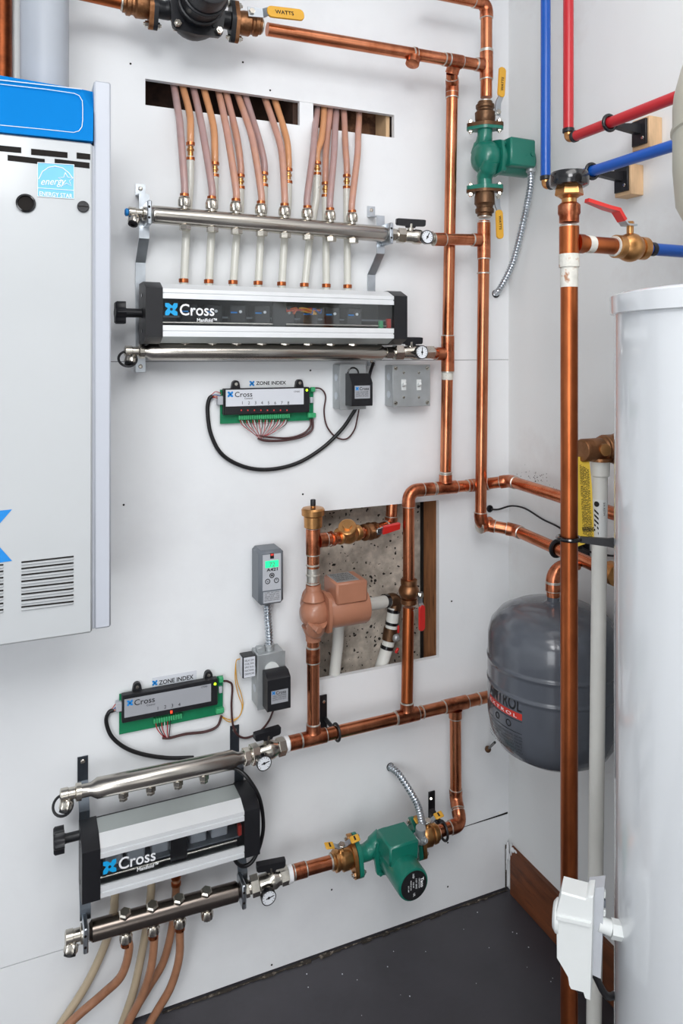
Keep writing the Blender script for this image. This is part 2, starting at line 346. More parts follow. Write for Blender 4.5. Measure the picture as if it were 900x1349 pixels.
def lever(root, p, n, path_dir, L, col, side=None, word=None, off=.012, grip=.35, w=.013, up=.012, wordrev=False):
    """flat valve lever: stem at p sticking out along n, bar towards path_dir"""
    p = V(p); n = V(n).normalized(); q = V(path_dir).normalized(); sdv = n.cross(q).normalized()
    a = p+n*off
    mk('stem', MB().cyl(p, a+n*.004, .0045, n=12).hexa(a+n*.0015, a+n*.006, .007), 'nickel', root)
    k = [a-q*.008, a+q*L*.22, a+q*L*grip+n*up, a+q*L*.45+n*up]
    lv = mk('lever', MB().ribbon(k, sdv, [w*1.1, w, w*.9, w*.9], .0025), 'zinc', root)
    e0 = a+q*L*(grip-.03)+n*(up*.9); pl = rrect(L*(1-grip+.03), w*1.25, w*.5)
    mk('grip', MB().prism([(x+L*(1-grip+.03)/2, y) for x, y in pl], e0-n*.0025, q, n.cross(q), .005, .001) if True else None, col, lv)
    if word:
        if wordrev: text(word, w*.62, e0+q*L*(1-grip)*.93+n*.0027+sdv*w*.22, 'ink', lv, U=-q, W=-sdv if False else n.cross(-q), bold=.0002)
        else: text(word, w*.62, e0+q*L*(1-grip)*.22+n*.0027-sdv*w*.22, 'ink', lv, U=q, W=n.cross(q), bold=.0002)
def valve_body(root, c, ax, r=RP, L=.055, m='brass', k=1):
    c = V(c); ax = V(ax).normalized(); h = L/2
    mb = MB(); mb.lathe(c-ax*h, ax, [(r*1.2, 0), (r*1.42, .002), (r*1.42, h*.42), (r*1.2, h*.45), (r*1.55*k, h*.62), (r*1.75*k, h*.85), (r*1.8*k, h), (r*1.75*k, h*1.15), (r*1.5*k, h*1.4), (r*1.2, h*1.55), (r*1.42, h*1.58), (r*1.42, L-.002), (r*1.2, L)], 24)
    return mk('body', mb, m, root)
def oval_flange(mb, c, ax, bdir, a=.034, r1=.024, r2=.011, th=.008):
    """two-bolt flange, centre c, normal ax, bolts along bdir"""
    ax = V(ax).normalized(); b = V(bdir).normalized(); W = ax.cross(b)
    mb.prism(hull(circ(0, 0, r1, 24)+circ(a, 0, r2)+circ(-a, 0, r2)), V(c), b, W, th)
def bolt(mb, c, ax, L, r=.0065):
    ax = V(ax).normalized(); c = V(c); mb.cyl(c-ax*L/2, c+ax*L/2, r*.5, n=8).hexa(c-ax*L*.42, c-ax*L*.18, r).hexa(c+ax*L*.18, c+ax*L*.42, r)
def circulator(name, label, c, ax, mo, bx, mcol='green', half=.082, bdir=None, can=.105, canr=.040, box=(.078, .062, .045), mf='bronze', canoff=0, boxalong=.062, boxoff=.040, group=None, plate=True, vr=1):
    c = V(c); ax = V(ax).normalized(); mo = V(mo).normalized(); bx = V(bx).normalized(); bdir = V(bdir) if bdir is not None else mo.cross(ax)
    root = thing(name, label, 'pump', c-UP*.05, group)
    # volute with two curved ports
    mb = MB(); mb.lathe(c-mo*.03, mo, [(.0, 0), (.020*vr, .002), (.033*vr, .010), (.040*vr, .022), (.042*vr, .034), (.040*vr, .046), (.036*vr, .052)], 28)
    sw = mo.cross(ax).normalized()
    for s in (-1, 1):
        P = [c+ax*s*(half-.01), c+ax*s*(half-.03)-mo*.001, c+ax*s*.034-sw*s*.01, c+ax*s*.012-sw*s*.024]
        mb.tube(spline(P, 5), [.0185]*5+[.0195]*5+[.0225]*6, 18)
    mk('volute', mb, mcol, root)
    for s in (-1, 1):
        f = MB(); oval_flange(f, c+ax*s*half-ax*s*.010, ax*s, bdir, th=.010); mk('pump_flange', f, mcol, root)
        for k in (-1, 1):
            b = MB(); bolt(b, c+ax*s*half+bdir.normalized()*k*.035, ax, .036); mk('flange_bolt', b, 'nickel', root)
    f = MB(); f.prism(hull([p for i in range(4) for p in circ(.044*math.cos(math.pi/4+i*math.pi/2), .044*math.sin(math.pi/4+i*math.pi/2), .009, 10)]+circ(0, 0, .045, 24)), c+mo*.022, ax, mo.cross(ax), .008)
    mk('motor_flange', f, mcol, root)
    for i in range(4):
        t = math.pi/4+i*math.pi/2; u = ax*math.cos(t)+mo.cross(ax)*math.sin(t); mk('flange_bolt', MB().hexa(c+mo*.03+u*.046, c+mo*.038+u*.046, .005), mcol, root)
    cn = mk('motor_can', MB().lathe(c+mo*.03, mo, [(canr*.96, 0), (canr, .004), (canr, can-.006), (canr*.96, can-.001), (canr*.9, can)], 32), mcol, root)
    mk('terminal_box', MB().box(c+mo*boxalong+bx*boxoff, box, .004, mo, bx), mcol, root)
    return root, cn
# ================================================================ room shell
def struct(name, mb, m, parent=None):
    o = mk(name, mb, m, parent); 
    if not parent: o['kind'] = 'structure'
    return o
struct('floor', MB().box((-.2, -2.2, -.05), (3.2, 4.8, .1)), 'floor')
struct('ceiling', MB().box((-.2, -2.2, 2.65), (3.2, 4.8, .1)), 'wall')
struct('wall_left', MB().box((-1.8, -2.2, 1.3), (.1, 4.8, 2.6)), 'wall')
struct('wall_front', MB().box((-.2, -4.6, 1.3), (3.2, .1, 2.6)), 'wall')
struct('wall_right', MB().box((XW+.05, -2.2, 1.3), (.1, 4.8, 2.6)), 'sidewall')
ZS1 = at(305, 1183).z; ZS2 = at(384, 475.3).z
SX0, SX1, SZ0, SZ1 = at(191.5, 110).x, at(519.5, 160).x, at(354, 159.7).z, at(355, 127.5).z
HX0, HX1, HZ0, HZ1 = at(420, 700).x, at(578.5, 700).x, at(500, 881).z, at(501, 666.2).z
TH = .014
wb = thing('wall_back', None, None, (0, 0, 0), kind='structure')
def panel(x0, x1, z0, z1, holes, jag=None):
    xs = sorted({x0, x1, *[h[0] for h in holes], *[h[1] for h in holes]}); zs = sorted({z0, z1, *[h[2] for h in holes], *[h[3] for h in holes]})
    mb = MB(); ins = lambda x, z: x0 < x < x1 and z0 < z < z1 and not any(h[0] < x < h[1] and h[2] < z < h[3] for h in holes)
    for i in range(len(xs)-1):
        for j in range(len(zs)-1):
            a, b, c, d = xs[i], xs[i+1], zs[j], zs[j+1]; mx, mz = (a+b)/2, (c+d)/2
            if not ins(mx, mz): continue
            mb.add([(a, 0, c), (b, 0, c), (b, 0, d), (a, 0, d)], [(0, 1, 2, 3)]); mb.add([(a, TH, c), (b, TH, c), (b, TH, d), (a, TH, d)], [(3, 2, 1, 0)])
            e = 1e-4
            for (px, pz, q) in ((a-e, mz, [(a, 0, c), (a, 0, d), (a, TH, d), (a, TH, c)]), (b+e, mz, [(b, 0, c), (b, TH, c), (b, TH, d), (b, 0, d)]),
                                (mx, c-e, [(a, 0, c), (a, TH, c), (b, TH, c), (b, 0, c)]), (mx, d+e, [(a, 0, d), (b, 0, d), (b, TH, d), (a, TH, d)])):
                if not ins(px, pz): mb.add(q, [(0, 1, 2, 3)])
    return mk('wall_panel', mb, 'wall', wb)
XL, XR = -1.75, XW+.001
panel(XL, XR, .006, ZS1-.0012, [])
panel(XL, XR, ZS1+.0010, ZS2-.0006, [(HX0, HX1, HZ0, HZ1)])
panel(XL, XR, ZS2+.0006, 2.6, [(SX0, SX1, SZ0, SZ1)])
mk('seam_backing', MB().box((0, TH+.002, ZS1), (2.4, .003, .04)).box((0, TH+.002, ZS2), (2.4, .003, .04)), 'hole', wb)
# chipped, wider end of the lower seam near the corner and the flaking paint strips
mb = MB(); pts = [(at(608, 1092).x, 0), (at(636, 1083).x, .0016), (at(660, 1077).x, .003), (XW-.004, .0042)]
for (xa, ha), (xb, hb) in zip(pts, pts[1:]): mb.add([(xa, -.0006, ZS1), (xb, -.0006, ZS1), (xb, -.0006, ZS1+.001+hb), (xa, -.0006, ZS1+.001+ha)], [(0, 1, 2, 3)])
mk('chipped_seam', mb, 'hole', wb)
for px, py in ((163, 665), (409, 488), (595, 792), (437, 1172), (590, 1168), (590, 1110), (358, 1271), (399, 651), (320, 82), (356, 119), (172, 84)):
    p = at(px, py); s = mk('screw', MB().lathe(p+V((0, .0005, 0)), (0, -1, 0), [(.0024, 0), (.0022, .0012), (.001, .0008)], 8), 'hole', wb)
# slot cavity
cv = thing('wall_cavity', None, None, ((SX0+SX1)/2, TH, SZ0-.1), kind='structure')
x1 = at(393, 150).x; x2 = at(411, 150).x
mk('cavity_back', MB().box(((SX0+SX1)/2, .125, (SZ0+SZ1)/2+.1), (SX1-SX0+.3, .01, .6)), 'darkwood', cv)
mk('strand_board', MB().box((SX1-.06, .10, (SZ0+SZ1)/2), (.17, .012, .2), 0), 'osb', cv)
mk('bridge_strip', MB().box(((x1+x2)/2+.004, .0075, (SZ0+SZ1)/2+.001), (x2-x1, .012, SZ1-SZ0+.004)), 'wall', cv)
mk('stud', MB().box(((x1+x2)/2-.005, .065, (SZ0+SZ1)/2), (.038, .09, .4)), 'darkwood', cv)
mk('nailing_strip', MB().box((SX1-.008, .05, (SZ0+SZ1)/2), (.01, .06, .16)), 'pale_wood', cv)
# cut-out cavity with concrete behind
cc = thing('wall_concrete', None, None, ((HX0+HX1)/2, .09, HZ0-.3), kind='structure')
mk('concrete_face', MB().box(((HX0+HX1)/2, .125, (HZ0+HZ1)/2), (1.0, .07, 1.3)), 'concrete', cc)
mk('stud', MB().box((HX1+.0195, .05, (HZ0+HZ1)/2), (.038, .070, 1.0), .001), 'wood', cc)
xj = at(560.5, 760, -.0845).x
mk('stud_gap', MB().box((HX1-.003, .083, (HZ0+HZ1)/2), (.007, .006, .9)), 'hole', cc)
mk('cold_joint', MB().box((HX1-.06, .0902, at(560, 790, -.09).z), (.1, .0015, .0015)), 'hole', cc)
# baseboard and dirt line
BH = sd(693.3, 1130).z
mk_b = struct('baseboard_right', MB().box((XW-.004, -.95, (BH)/2), (.014, 1.86, BH-.002), .001), 'baseb')
fl = MB()
for i in range(9):
    z = .135-.012*i+random.uniform(-.01, .01); y = -.012-random.random()*.03; h = random.uniform(.01, .05)
    fl.box((XW-.0122, y, z), (.0012, .007, h), 0)
fl = MB()
for y, z, w_, h_ in ((-.012, .112, .010, .050), (-.026, .124, .006, .034), (-.034, .127, .010, .014), (-.006, .085, .006, .06), (-.045, .130, .012, .007), (-.020, .100, .004, .020)):
    fl.prism(hull([(a*w_/2, b*h_/2) for a, b in circ(0, 0, 1, 10)]), (XW-.0112, y, z), (0, -1, 0), (0, 0, 1), .0014)
mk('paint_flakes', fl, 'wall', mk_b)['kind'] = 'stuff'
mk('corner_gap', MB().box((XW-.0115, -.003, .062), (.003, .005, .120), .001), 'dirt', mk_b)
d = MB(); x = at(213, 1326).x
while x < XW-.02:
    L = random.uniform(.01, .04); r = random.uniform(.002, .006); d.box((x+L/2, -.004-r*.5, .0015), (L, r*1.6, r*.7), .0006, U=(1, random.uniform(-.08, .08), 0)); x += L*.9
o = struct('trim_1', d, 'dirt')
sp = MB()
for i in range(60):
    x = random.uniform(.1, 1.15); y = random.uniform(-.75, -.03); sp.cyl((x, y, 0), (x, y, .0006), random.uniform(.0005, .0016), n=6)
solo('paint_specks', sp, 'whitelabel', 'tiny white paint specks scattered on the dark floor', 'paint', kind='stuff')
ms = MB()
for i in range(55):
    p = sd(random.gauss(706, 13), 0, 0); z = sd(706, random.gauss(631, 6), 0).z; r = random.uniform(.0003, .0014); ms.cyl((XW, p.y, z), (XW-.0006, p.y, z), r, n=6)
solo('mould_specks', ms, 'dirt', 'faint grey mould specks on side wall above the corner pipes', 'stain', kind='stuff')
# a hole cluster where cables pass the wall
for px, py, r, nm, lb in ((653, 387, .011, 'wall_hole', 'black knockout bushing in wall where upper metal conduit ends'), (514, 1010, .010, 'wall_hole', 'small round bushing where lower metal conduit enters wall'),
                      (645, 670, .0095, 'wall_hole', 'round cable hole beside the thin black wire near the corner')):
    p = at(px, py); solo(nm, MB().lathe(p+V((0, .0, 0)), (0, -1, 0), [(r, 0), (r, .003), (r*.75, .004), (r*.7, .0005), (0, .0005)], 20), 'black', lb, 'bushing')
# ================================================================ copper network
ex = V((1, 0, 0)); ez = V((0, 0, 1)); ey = V((0, 1, 0))
def vline(px, d):            # vertical line through pixel column px at depth d
    return at(px, 464, d)
DA = .112
# --- top horizontal pipe
a0 = at(92, -13, DA); a1 = at(166, 4, DA); a2 = at(334, 35.5, DA); a3 = at(636, 86.5, DA); axT = (a3-a2).normalized()
t = thing('copper_pipe', 'horizontal copper pipe above the slot, right of black pump', 'pipe', at(490, 64, DA))
c1 = at(546, 71.5, DA); c2 = at(600, 80.5, DA)
sect(t, at(352, 38.5, DA), a3)
coupling(t, at(588, 78.5, DA), axT, L=.012)
tee(t, c1, axT, V((-.3, -.2, -.9)), half=.004, bl=.03, jb=False)
p = c1+V((-.3, -.2, -.9)).normalized()*.02; mk('drain_cap', MB().lathe(p, (-.3, -.2, -.9), [(.013, 0), (.0145, .001), (.0145, .008), (.010, .0085), (.010, .004), (0, .004)], 16), 'copper_dark', t)
tee(t, c2, axT, V((-.05, .45, -.85)), half=.018, bl=.03, jb=False)
t = thing('copper_pipe', 'dark copper pipe stub at the left of the black pump', 'pipe', a0)
sect(t, a0, a1, m='copper_old')
# --- vertical A
A0 = at(640.5, 100, .115); A1 = at(640, 130, .113); 
t = thing('copper_pipe', 'vertical copper pipe above green pump with elbow at frame top', 'pipe', A0)
xa = at(640.5, 300, .113).x
def A(py, d=None):
    d = .115-.026*(py-60)/600 if d is None else d
    return V((xa, -d, at(638, py, d).z))
run(t, [at(560, -12, .115), A(4, .115), A(128, .114)], er=.02)
tee(t, V((xa, -.1145, a3.z)), ez, -axT, half=.034, bl=.03)
coupling(t, A(66), ez, L=.002)
t = thing('copper_pipe', 'vertical copper pipe below green pump, bending into the side wall run', 'pipe', A(500))
Z1 = at(633, 693, .082).z; corner = V((sd(672, 697, .08).x, 0, 0))
xs = XW-.08
s0 = V((xs, -.135, sd(680, 699, .08).z)); s1 = sd(733, 722, .08); s2 = sd(793, 749, .08)
b0 = V((XW-.08-.053, -.086, Z1+.003))
run(t, [A(291), V((xa, -.089, Z1)), b0, s0, s2], er=.02, sock=.012, m='copper')
tee(t, A(317), ez, -ex, half=.045, bl=.034)
ring(t, A(360), ez); 
mk('end_valve', MB().lathe(s2+V((0, -.0, 0)), (s2-s0), [(.016, 0), (.019, .002), (.019, .02), (.024, .022), (.024, .045), (.016, .047)], 20), 'brass', t)
# --- branch y 316 : valve -> tee A
t = thing('copper_pipe', 'short horizontal copper branch from upper valve crossing to the pump riser', 'pipe', at(600, 316, .105))
q0 = at(573, 315, .10); q1 = V((xa, A(317).y, A(317).z))-ex*.034
sect(t, q0, q1); coupling(t, q0+ex*.012, (q1-q0), L=.03)
# --- vertical B
xb = at(590.5, 400, .062).x
def B(py): dd = .082-.032*(py-100)/540; return V((xb, -dd, at(591, py, dd).z))
t = thing('copper_pipe', 'long vertical copper pipe left of pump riser, from top run down', 'pipe', B(400))
cB = c2+V((-.05, .45, -.85)).normalized()*.028
run(t, [cB, B(112), B(640)+ez*.03], er=.012, sock=.012)
coupling(t, B(122), ez, L=.022); ring(t, B(465)+ez*.04, ez)
tee(t, B(466), ez, -ex, half=.045, bl=.036)
mk('flux_residue', MB().tube([B(476), B(490), B(500)], [RP*1.015, RP*1.02, RP*1.01], 24), 'flux', t)
ring(t, B(622), ez)
t2 = thing('copper_pipe', 'short copper stub from lower valve into the long vertical pipe', 'pipe', at(575, 464, .075))
g0 = at(566, 464, .078); sect(t2, g0, B(466)-ex*.034)
# --- run 5 : C elbow, tee with B, corner bend, side wall
zc = at(545, 646, .050).z; xc = at(538.5, 760, .050).x
cpt = V((xc, -.050, zc)); xcorner = XW-.08
e0 = V((xcorner-.05, -.050, zc)); f0 = V((xcorner, -.112, sd(681, 636, .08).z)); f1 = sd(820, 680, .08)
t = thing('copper_pipe', 'copper pipe hooking over the wall opening and running round the corner', 'pipe', cpt)
run(t, [V((xc, -.050, at(539, 765, .050).z)), cpt, e0, f0, f1], er=.024, sock=.014)
tee(t, V((xb, -.050, zc)), ex, ez, half=.03, bl=.034)
coupling(t, V((xb+.07, -.050, zc)), ex, L=.012); coupling(t, V((xc+.055, -.050, zc)), ex, L=.03)
# --- C lower : valve to D
zD = lambda px: None
dL = at(372, 981.5, .08); dR = at(644, 917.5, .060); dR2 = dL+(dR-dL)*1.06; axD = (dR-dL).normalized()
def Dpt(px):
    lo, hi = 0, 1
    for _ in range(40):
        m_ = (lo+hi)/2; p = dL+(dR-dL)*m_; r = p-CAM; pxx = HX+FPX*r.dot(RGT)/r.dot(FWD)
        if pxx < px: lo = m_
        else: hi = m_
    return dL+(dR-dL)*lo
t = thing('copper_pipe', 'vertical copper pipe from red handled valve down to bottom run', 'pipe', Dpt(536))
pC = Dpt(536.2); sect(t, at(538.4, 800, .050), pC+ez*.034, m='copper_old')
mk('flux_residue', MB().tube([at(538.4, 802, .050), at(538.2, 815, .050)], RP*1.02, 20), 'solder', t)
# valve C
vc = at(538.8, 779, .050)
t = thing('ball_valve', 'bronze valve with long red handle hanging down, over wall opening', 'valve', vc-ez*.03)
valve_body(t, vc, ez, L=.062, m='bronze')
lever(t, vc-ez*.006+ex*.016-ey*.010, V((.30, -.95, 0)), (0, 0, -1), .085, 'red', off=.012, up=.006, grip=.3, w=.015)
# --- D bottom run
t = thing('copper_pipe', 'long bottom copper run sloping towards the grey tank', 'pipe', dL)
sect(t, dL+axD*.012, dR2)
for px in (413, 536.2): tee(t, Dpt(px), axD, ez, half=.03, bl=.032)
tee(t, Dpt(600), axD, -ez, half=.034, bl=.034)
for px in (396, 444, 521, 556, 630): ring(t, Dpt(px), axD)
coupling(t, Dpt(388), axD, L=.03)
mk('threaded_end', MB().lathe(dR2-axD*.02, axD, [(.0165, 0), (.0175, .001), (.0175, .03)], 20), 'brass', t)
mk('pipe_tape', MB().cyl(dL+axD*.004, dL+axD*.013, .0178, n=24), 'teflon', t)
# strap on the bottom run
t = thing('pipe_strap', 'black pipe hanger clamping the bottom copper run to the wall', 'strap', at(443, 960, 0))
p = Dpt(443.5)
mk('clamp_ring', MB().torus(p, axD, .0185, .003, 24, 8), 'black', t)
mk('strap_plate', MB().box(V((p.x-.004, -.003, p.z+.014)), (.019, .004, .085), .001), 'black', t)
mk('standoff', MB().cyl(V((p.x, -.004, p.z)), V((p.x, p.y+.018, p.z)), .005, n=10), 'black', t)
mk('screw', MB().hexa(V((p.x-.004, -.005, p.z+.042)), V((p.x-.004, -.009, p.z+.042)), .004), 'nickel', t)
# --- E riser
xe = at(412.5, 800, .08).x; pE = Dpt(413)
def E(py): return V((xe, -.08, at(412.5, py, .08).z))
t = thing('copper_pipe', 'vertical copper riser below tan pump joining the bottom run', 'pipe', pE)
sect(t, E(843), pE+ez*.032, m='copper'); coupling(t, E(862), ez, L=.034)
t = thing('copper_pipe', 'short copper riser between tan pump and brass air vent', 'pipe', E(760))
sect(t, E(770), E(698)); tee(t, E(713), ez, (axD+V((0, .08, .0))), half=.03, bl=.034); ring(t, E(744), ez); ring(t, E(757), ez); ring(t, E(768), ez)
mk('solder_patch', MB().tube([E(748), E(766)], RP*1.02, 20), 'solder', t)
# air vent
t = thing('air_vent', 'brass bottle air vent with black cap left of wall opening', 'vent', E(700))
v0 = E(700); H = E(668).z-v0.z
mk('vent_body', MB().lathe(v0, ez, [(.008, -.006), (.009, .004), (.014, .006), (.0205, .010), (.0215, H*.62), (.0225, H*.64), (.0262, H*.68), (.0268, H*.90), (.024, H*.97), (.012, H)], 28), 'brass', t)
mk('vent_nozzle', MB().lathe(v0+ez*H+ex*.000, ez, [(.006, -.002), (.006, .003)], 14), 'brass', t)
mk('cap', MB().lathe(v0+ez*H, ez, [(.0058, .002), (.0062, .004), (.0062, .016), (.005, .0175)], 14), 'black', t)
# --- F drop to the lower green pump
F0 = Dpt(600)-ez*.034; zF = at(599.5, 1052, .066).z
t = thing('copper_pipe', 'copper drop pipe with curved elbow right of the lower green pump', 'pipe', at(599, 1085, .09))
xf = Dpt(600).x; g1 = V((xf, -.066, zF)); g2 = at(607, 1084, .11); g3 = at(578, 1095, .11)
run(t, [V((xf, Dpt(600).y, F0.z)), g1, g2+V((0, 0, -.004)), g3], er=.022, sock=.012, mf='copper_fit')
# ================================================================ pumps and their flanged valves
def flange_valve(name, label, p, ax, L, m, bdir, r=RP, group=None):
    p = V(p); ax = V(ax).normalized(); t = thing(name, label, 'valve', p+ax*L/2-UP*.03, group)
    f = MB(); oval_flange(f, p, ax, bdir, th=.009); mk('valve_flange', f, m, t)
    mb = MB(); mb.lathe(p+ax*.008, ax, [(r*1.5, 0), (r*1.62, .003), (r*1.75, L*.18), (r*1.78, L*.42), (r*1.45, L*.5), (r*1.42, L*.6)], 24)
    mb.lathe(p+ax*(.008+L*.58), ax, [(r*1.5, 0), (r*1.62, .002), (r*1.62, L*.16), (r*1.3, L*.2), (r*1.3, L*.28)], 12)
    mk('body', mb, m, t); ring(t, p+ax*(.010+L*.86), ax); return t
def tabs(t, p, n, q, L=.034):
    n = V(n).normalized(); q = V(q).normalized(); sv = n.cross(q); p = V(p)
    mk('stem', MB().cyl(p, p+n*.017, .006, n=12).hexa(p+n*.014, p+n*.020, .008), 'nickel', t)
    for s in (-1, 1):
        a = p+n*.015; k = [a, a+q*s*.010, a+q*s*L*.6+n*.007]
        lv = mk('lever', MB().ribbon(k, sv, [.013, .012, .011], .0022), 'zinc', t)
        c = a+q*s*L*.92+n*.011; d = (q*s+n*.2).normalized(); up = d.cross(sv)
        mk('grip', MB().box(c, (.022, .017, .0045), .0018, U=d, W=up), 'yellow', lv)
        mk('grip_slot', MB().box(c+up*(-.0024 if up.dot(n) < 0 else .0024), (.004, .010, .0004), 0, U=d, W=up), 'ink', lv)
bA = V((.85, -.53, 0))
zt = A(165, .113).z; zb = A(250, .105).z; cA = V((xa, -.108, (zt+zb)/2)); hA = (zt-zb)/2
root, can = circulator('circulator_pump', 'green circulator pump on the vertical riser near the wall corner', cA, ez, ex, -ey, 'green', hA, bA, can=.100, canr=.038, box=(.076, .070, .044), boxalong=.078, boxoff=.030)
for o in root.children:
    if o.name.startswith('terminal_box'):
        o.location = (0, 0, .010)
mk('box_screw', MB().cyl(cA+V((.105, -.0515, .008)), cA+V((.105, -.055, .008)), .006, n=16).cyl(cA+V((.088, -.0515, .003)), cA+V((.088, -.0525, .003)), .002, n=8), 'green', root)
t = flange_valve('flanged_valve', 'dark bronze flanged valve with raised yellow lever above the riser pump', V((xa, -.109, zt-.002)), ez, .062, 'bronze_dark', bA)
lever(t, V((xa+.020, -.122, zt+.030)), (.10, -.99, 0), (.10, .05, 1), .112, 'yellow', word='WATTS', off=.010, up=.010, w=.0165)
t = flange_valve('flanged_valve', 'dark bronze flanged valve with yellow lever pointing down below the riser pump', V((xa, -.107, zb+.002)), -ez, .070, 'bronze_dark', bA)
lever(t, V((xa+.020, -.122, zb-.020)), (.10, -.99, 0), (.04, 0, -1), .105, 'yellow', word='WATTS', off=.008, up=.006, w=.0165)
# ---- black pump at the top
cK = at(256, 19.5, .112); hK = (at(203, 11, .112)-at(306, 28, .112)).length/2
root, can = circulator('circulator_pump', 'black cast iron circulator pump at the top with bronze valves', cK, axT, -ey, ez, 'blackcast', hK+.004, ez, can=.12, canr=.042, box=(.08, .08, .05), boxalong=.08, boxoff=.045)
mb = MB(); mb.lathe(cK+ey*.035, -ey, [(0, 0), (.03, .004), (.047, .015), (.053, .035), (.05, .055)], 28)
mb.prism(hull([p for i in range(4) for p in circ(.058*math.cos(math.pi/4+i*math.pi/2), .058*math.sin(math.pi/4+i*math.pi/2), .011, 10)]+circ(0, 0, .056, 28)), cK-ey*.026, ex, ez, .010)
mk('volute_cover', mb, 'blackcast', root)
mk('motor_rib', MB().torus(cK-ey*.06, -ey, .043, .004).torus(cK-ey*.10, -ey, .043, .004), 'blackcast', root)
for i in range(4):
    tt = math.pi/4+i*math.pi/2; u = ex*math.cos(tt)+ez*math.sin(tt); b = MB(); bolt(b, cK-ey*.032+u*.060, -ey, .036, .0075); mk('cover_bolt', b, 'nickel', root)
t = flange_valve('flanged_valve', 'bronze flanged valve with yellow lever right of the black pump', cK+axT*(hK+.003), axT, .060, 'bronze', ez)
pv = cK+axT*(hK+.034)
lever(t, pv-ey*.016+ez*.012, (0, -1, .15), axT+V((0, 0, .06)), .115, 'yellow', word='WATTS', off=.012, up=.010, w=.020, grip=.3)
t = flange_valve('flanged_valve', 'bronze flanged valve at frame top, left of the black pump', cK-axT*(hK+.003), -axT, .060, 'bronze', ez)
lever(t, cK-axT*(hK+.030)-ey*.016+ez*.014, (0, -1, .6), -axT+V((0, 0, .9)), .10, 'yellow', off=.010, up=.008)
# ---- lower green pump
g_a = at(385, 1150, .105); g_b = at(587, 1093.5, .108); axP = (g_b-g_a).normalized()
def G(px):
    lo, hi = -.5, 1.5
    for _ in range(40):
        m_ = (lo+hi)/2; p = g_a+(g_b-g_a)*m_; r = p-CAM; x = HX+FPX*r.dot(RGT)/r.dot(FWD)
        if x < px: lo = m_
        else: hi = m_
    return g_a+(g_b-g_a)*lo
cG = (G(468)+G(550))/2; hG = (G(468)-G(550)).length/2
bG = V((0, -.55, -.83))
root, can = circulator('circulator_pump', 'green circulator pump facing out on the lowest copper run', cG, axP, V((0, -1, -.04)), ez, 'green', hG, bG, can=.098, canr=.037, box=(.070, .074, .046), boxalong=.052, boxoff=.040)
dc = cG+V((0, -1, -.04)).normalized()*.1285
lb = mk('label_disc', MB().cyl(dc, dc+V((0, -.001, 0)), .0315, n=32), 'ink', can)
for k, (s, x, z, sz) in enumerate((('Taco', .0165, .002, .0105), ('CIRCULATOR', .0115, .002, .0035), ('115V  60HZ', .004, .003, .0045), ('1/25 HP', -.003, .002, .0040), ('MADE IN USA', -.009, .002, .0035), ('0.71 AMP', -.015, -.004, .0035), ('UL', -.002, -.020, .0065), ('NSF', -.004, .021, .0060))):
    text(s, sz, dc+V((x, -.0012, z)), 'white', can, align='CENTER', U=(0, 0, -1), W=(1, 0, 0), bold=.0001 if k else .0004)
cn = thing('metal_conduit', 'ribbed metal conduit curving from wall hole down to lower green pump', 'conduit', at(514, 1010, 0))
def ribbed(pts, r, root, name='conduit_sleeve', pitch=.0068):
    P = spline(pts, 240); out = [P[0]]; rs = []; L = 0
    Q = [P[0]]; 
    for a, b in zip(P, P[1:]):
        L += (b-a).length
        if L >= pitch/4: Q.append(b); L = 0
    rs = [r*(1.03, .98, .74, .98)[i % 4] for i in range(len(Q))]
    return mk(name, MB().tube(Q, rs, 14), 'zinc', root, ang=25)
box_r = cG+V((.045, -.052, .036))
ribbed([at(514, 1010, .004), at(527, 1022, .04), at(549, 1058, .10), at(556, 1085, .15), box_r+V((.010, -.008, .02))], .0085, cn)
mk('connector', MB().lathe(box_r+V((.000, .0, 0)), (1, -.2, .1), [(.011, 0), (.013, .002), (.013, .010), (.015, .012), (.015, .022), (.012, .024)], 14).cyl(box_r+V((.012, -.002, -.004)), box_r+V((.011, -.009, .030)), .0115, n=14).hexa(box_r+V((.014, -.014, .004)), box_r+V((.018, -.024, .006)), .006), 'galv', cn)
t = thing('copper_pipe', 'short copper pipe between nickel valve and lower green pump', 'pipe', g_a)
sect(t, G(380), G(440)); coupling(t, G(395), axP, L=.028)
mk('pipe_tape', MB().cyl(G(379), G(384), .0185, n=24), 'teflon', t)
t = flange_valve('flanged_valve', 'bronze flanged valve with yellow tab handle left of lower green pump', G(467), -axP, .056, 'brass', bG)
tabs(t, G(449)+ez*.020, (0, -.35, 1), axP)
t = flange_valve('flanged_valve', 'bronze flanged valve with yellow tab handle right of lower green pump', G(551), axP, .052, 'brass', bG)
tabs(t, G(563)+ez*.020, (0, -.25, 1), axP, .030)
t = thing('pipe_strap', 'black pipe hanger behind the conduit, right of lower green pump', 'strap', at(568, 1060, 0))
p = G(584); mk('clamp_ring', MB().torus(p, axP, .021, .0032, 24, 8), 'black', t)
mk('strap_plate', MB().box(V((at(568, 1060).x, -.003, at(568, 1062).z)), (.019, .004, .08), .001), 'black', t)
mk('standoff', MB().ribbon([V((at(568, 1060).x, -.005, at(568, 1075).z)), p+V((-.006, .045, .025)), p+V((0, .018, .008))], (1, 0, 0), .014, .006), 'black', t)
mk('screw', MB().hexa(at(568, 1052, .005), at(568, 1052, .009), .004), 'nickel', t)
cn = thing('metal_conduit', 'ribbed metal conduit hanging from riser pump to knockout in wall', 'conduit', at(653, 387, 0))
ribbed([cA+V((.113, -.035, -.028)), cA+V((.115, -.030, -.07)), at(690, 290, .10), at(676, 345, .055), at(660, 378, .03), at(653, 387, .004)], .0085, cn)
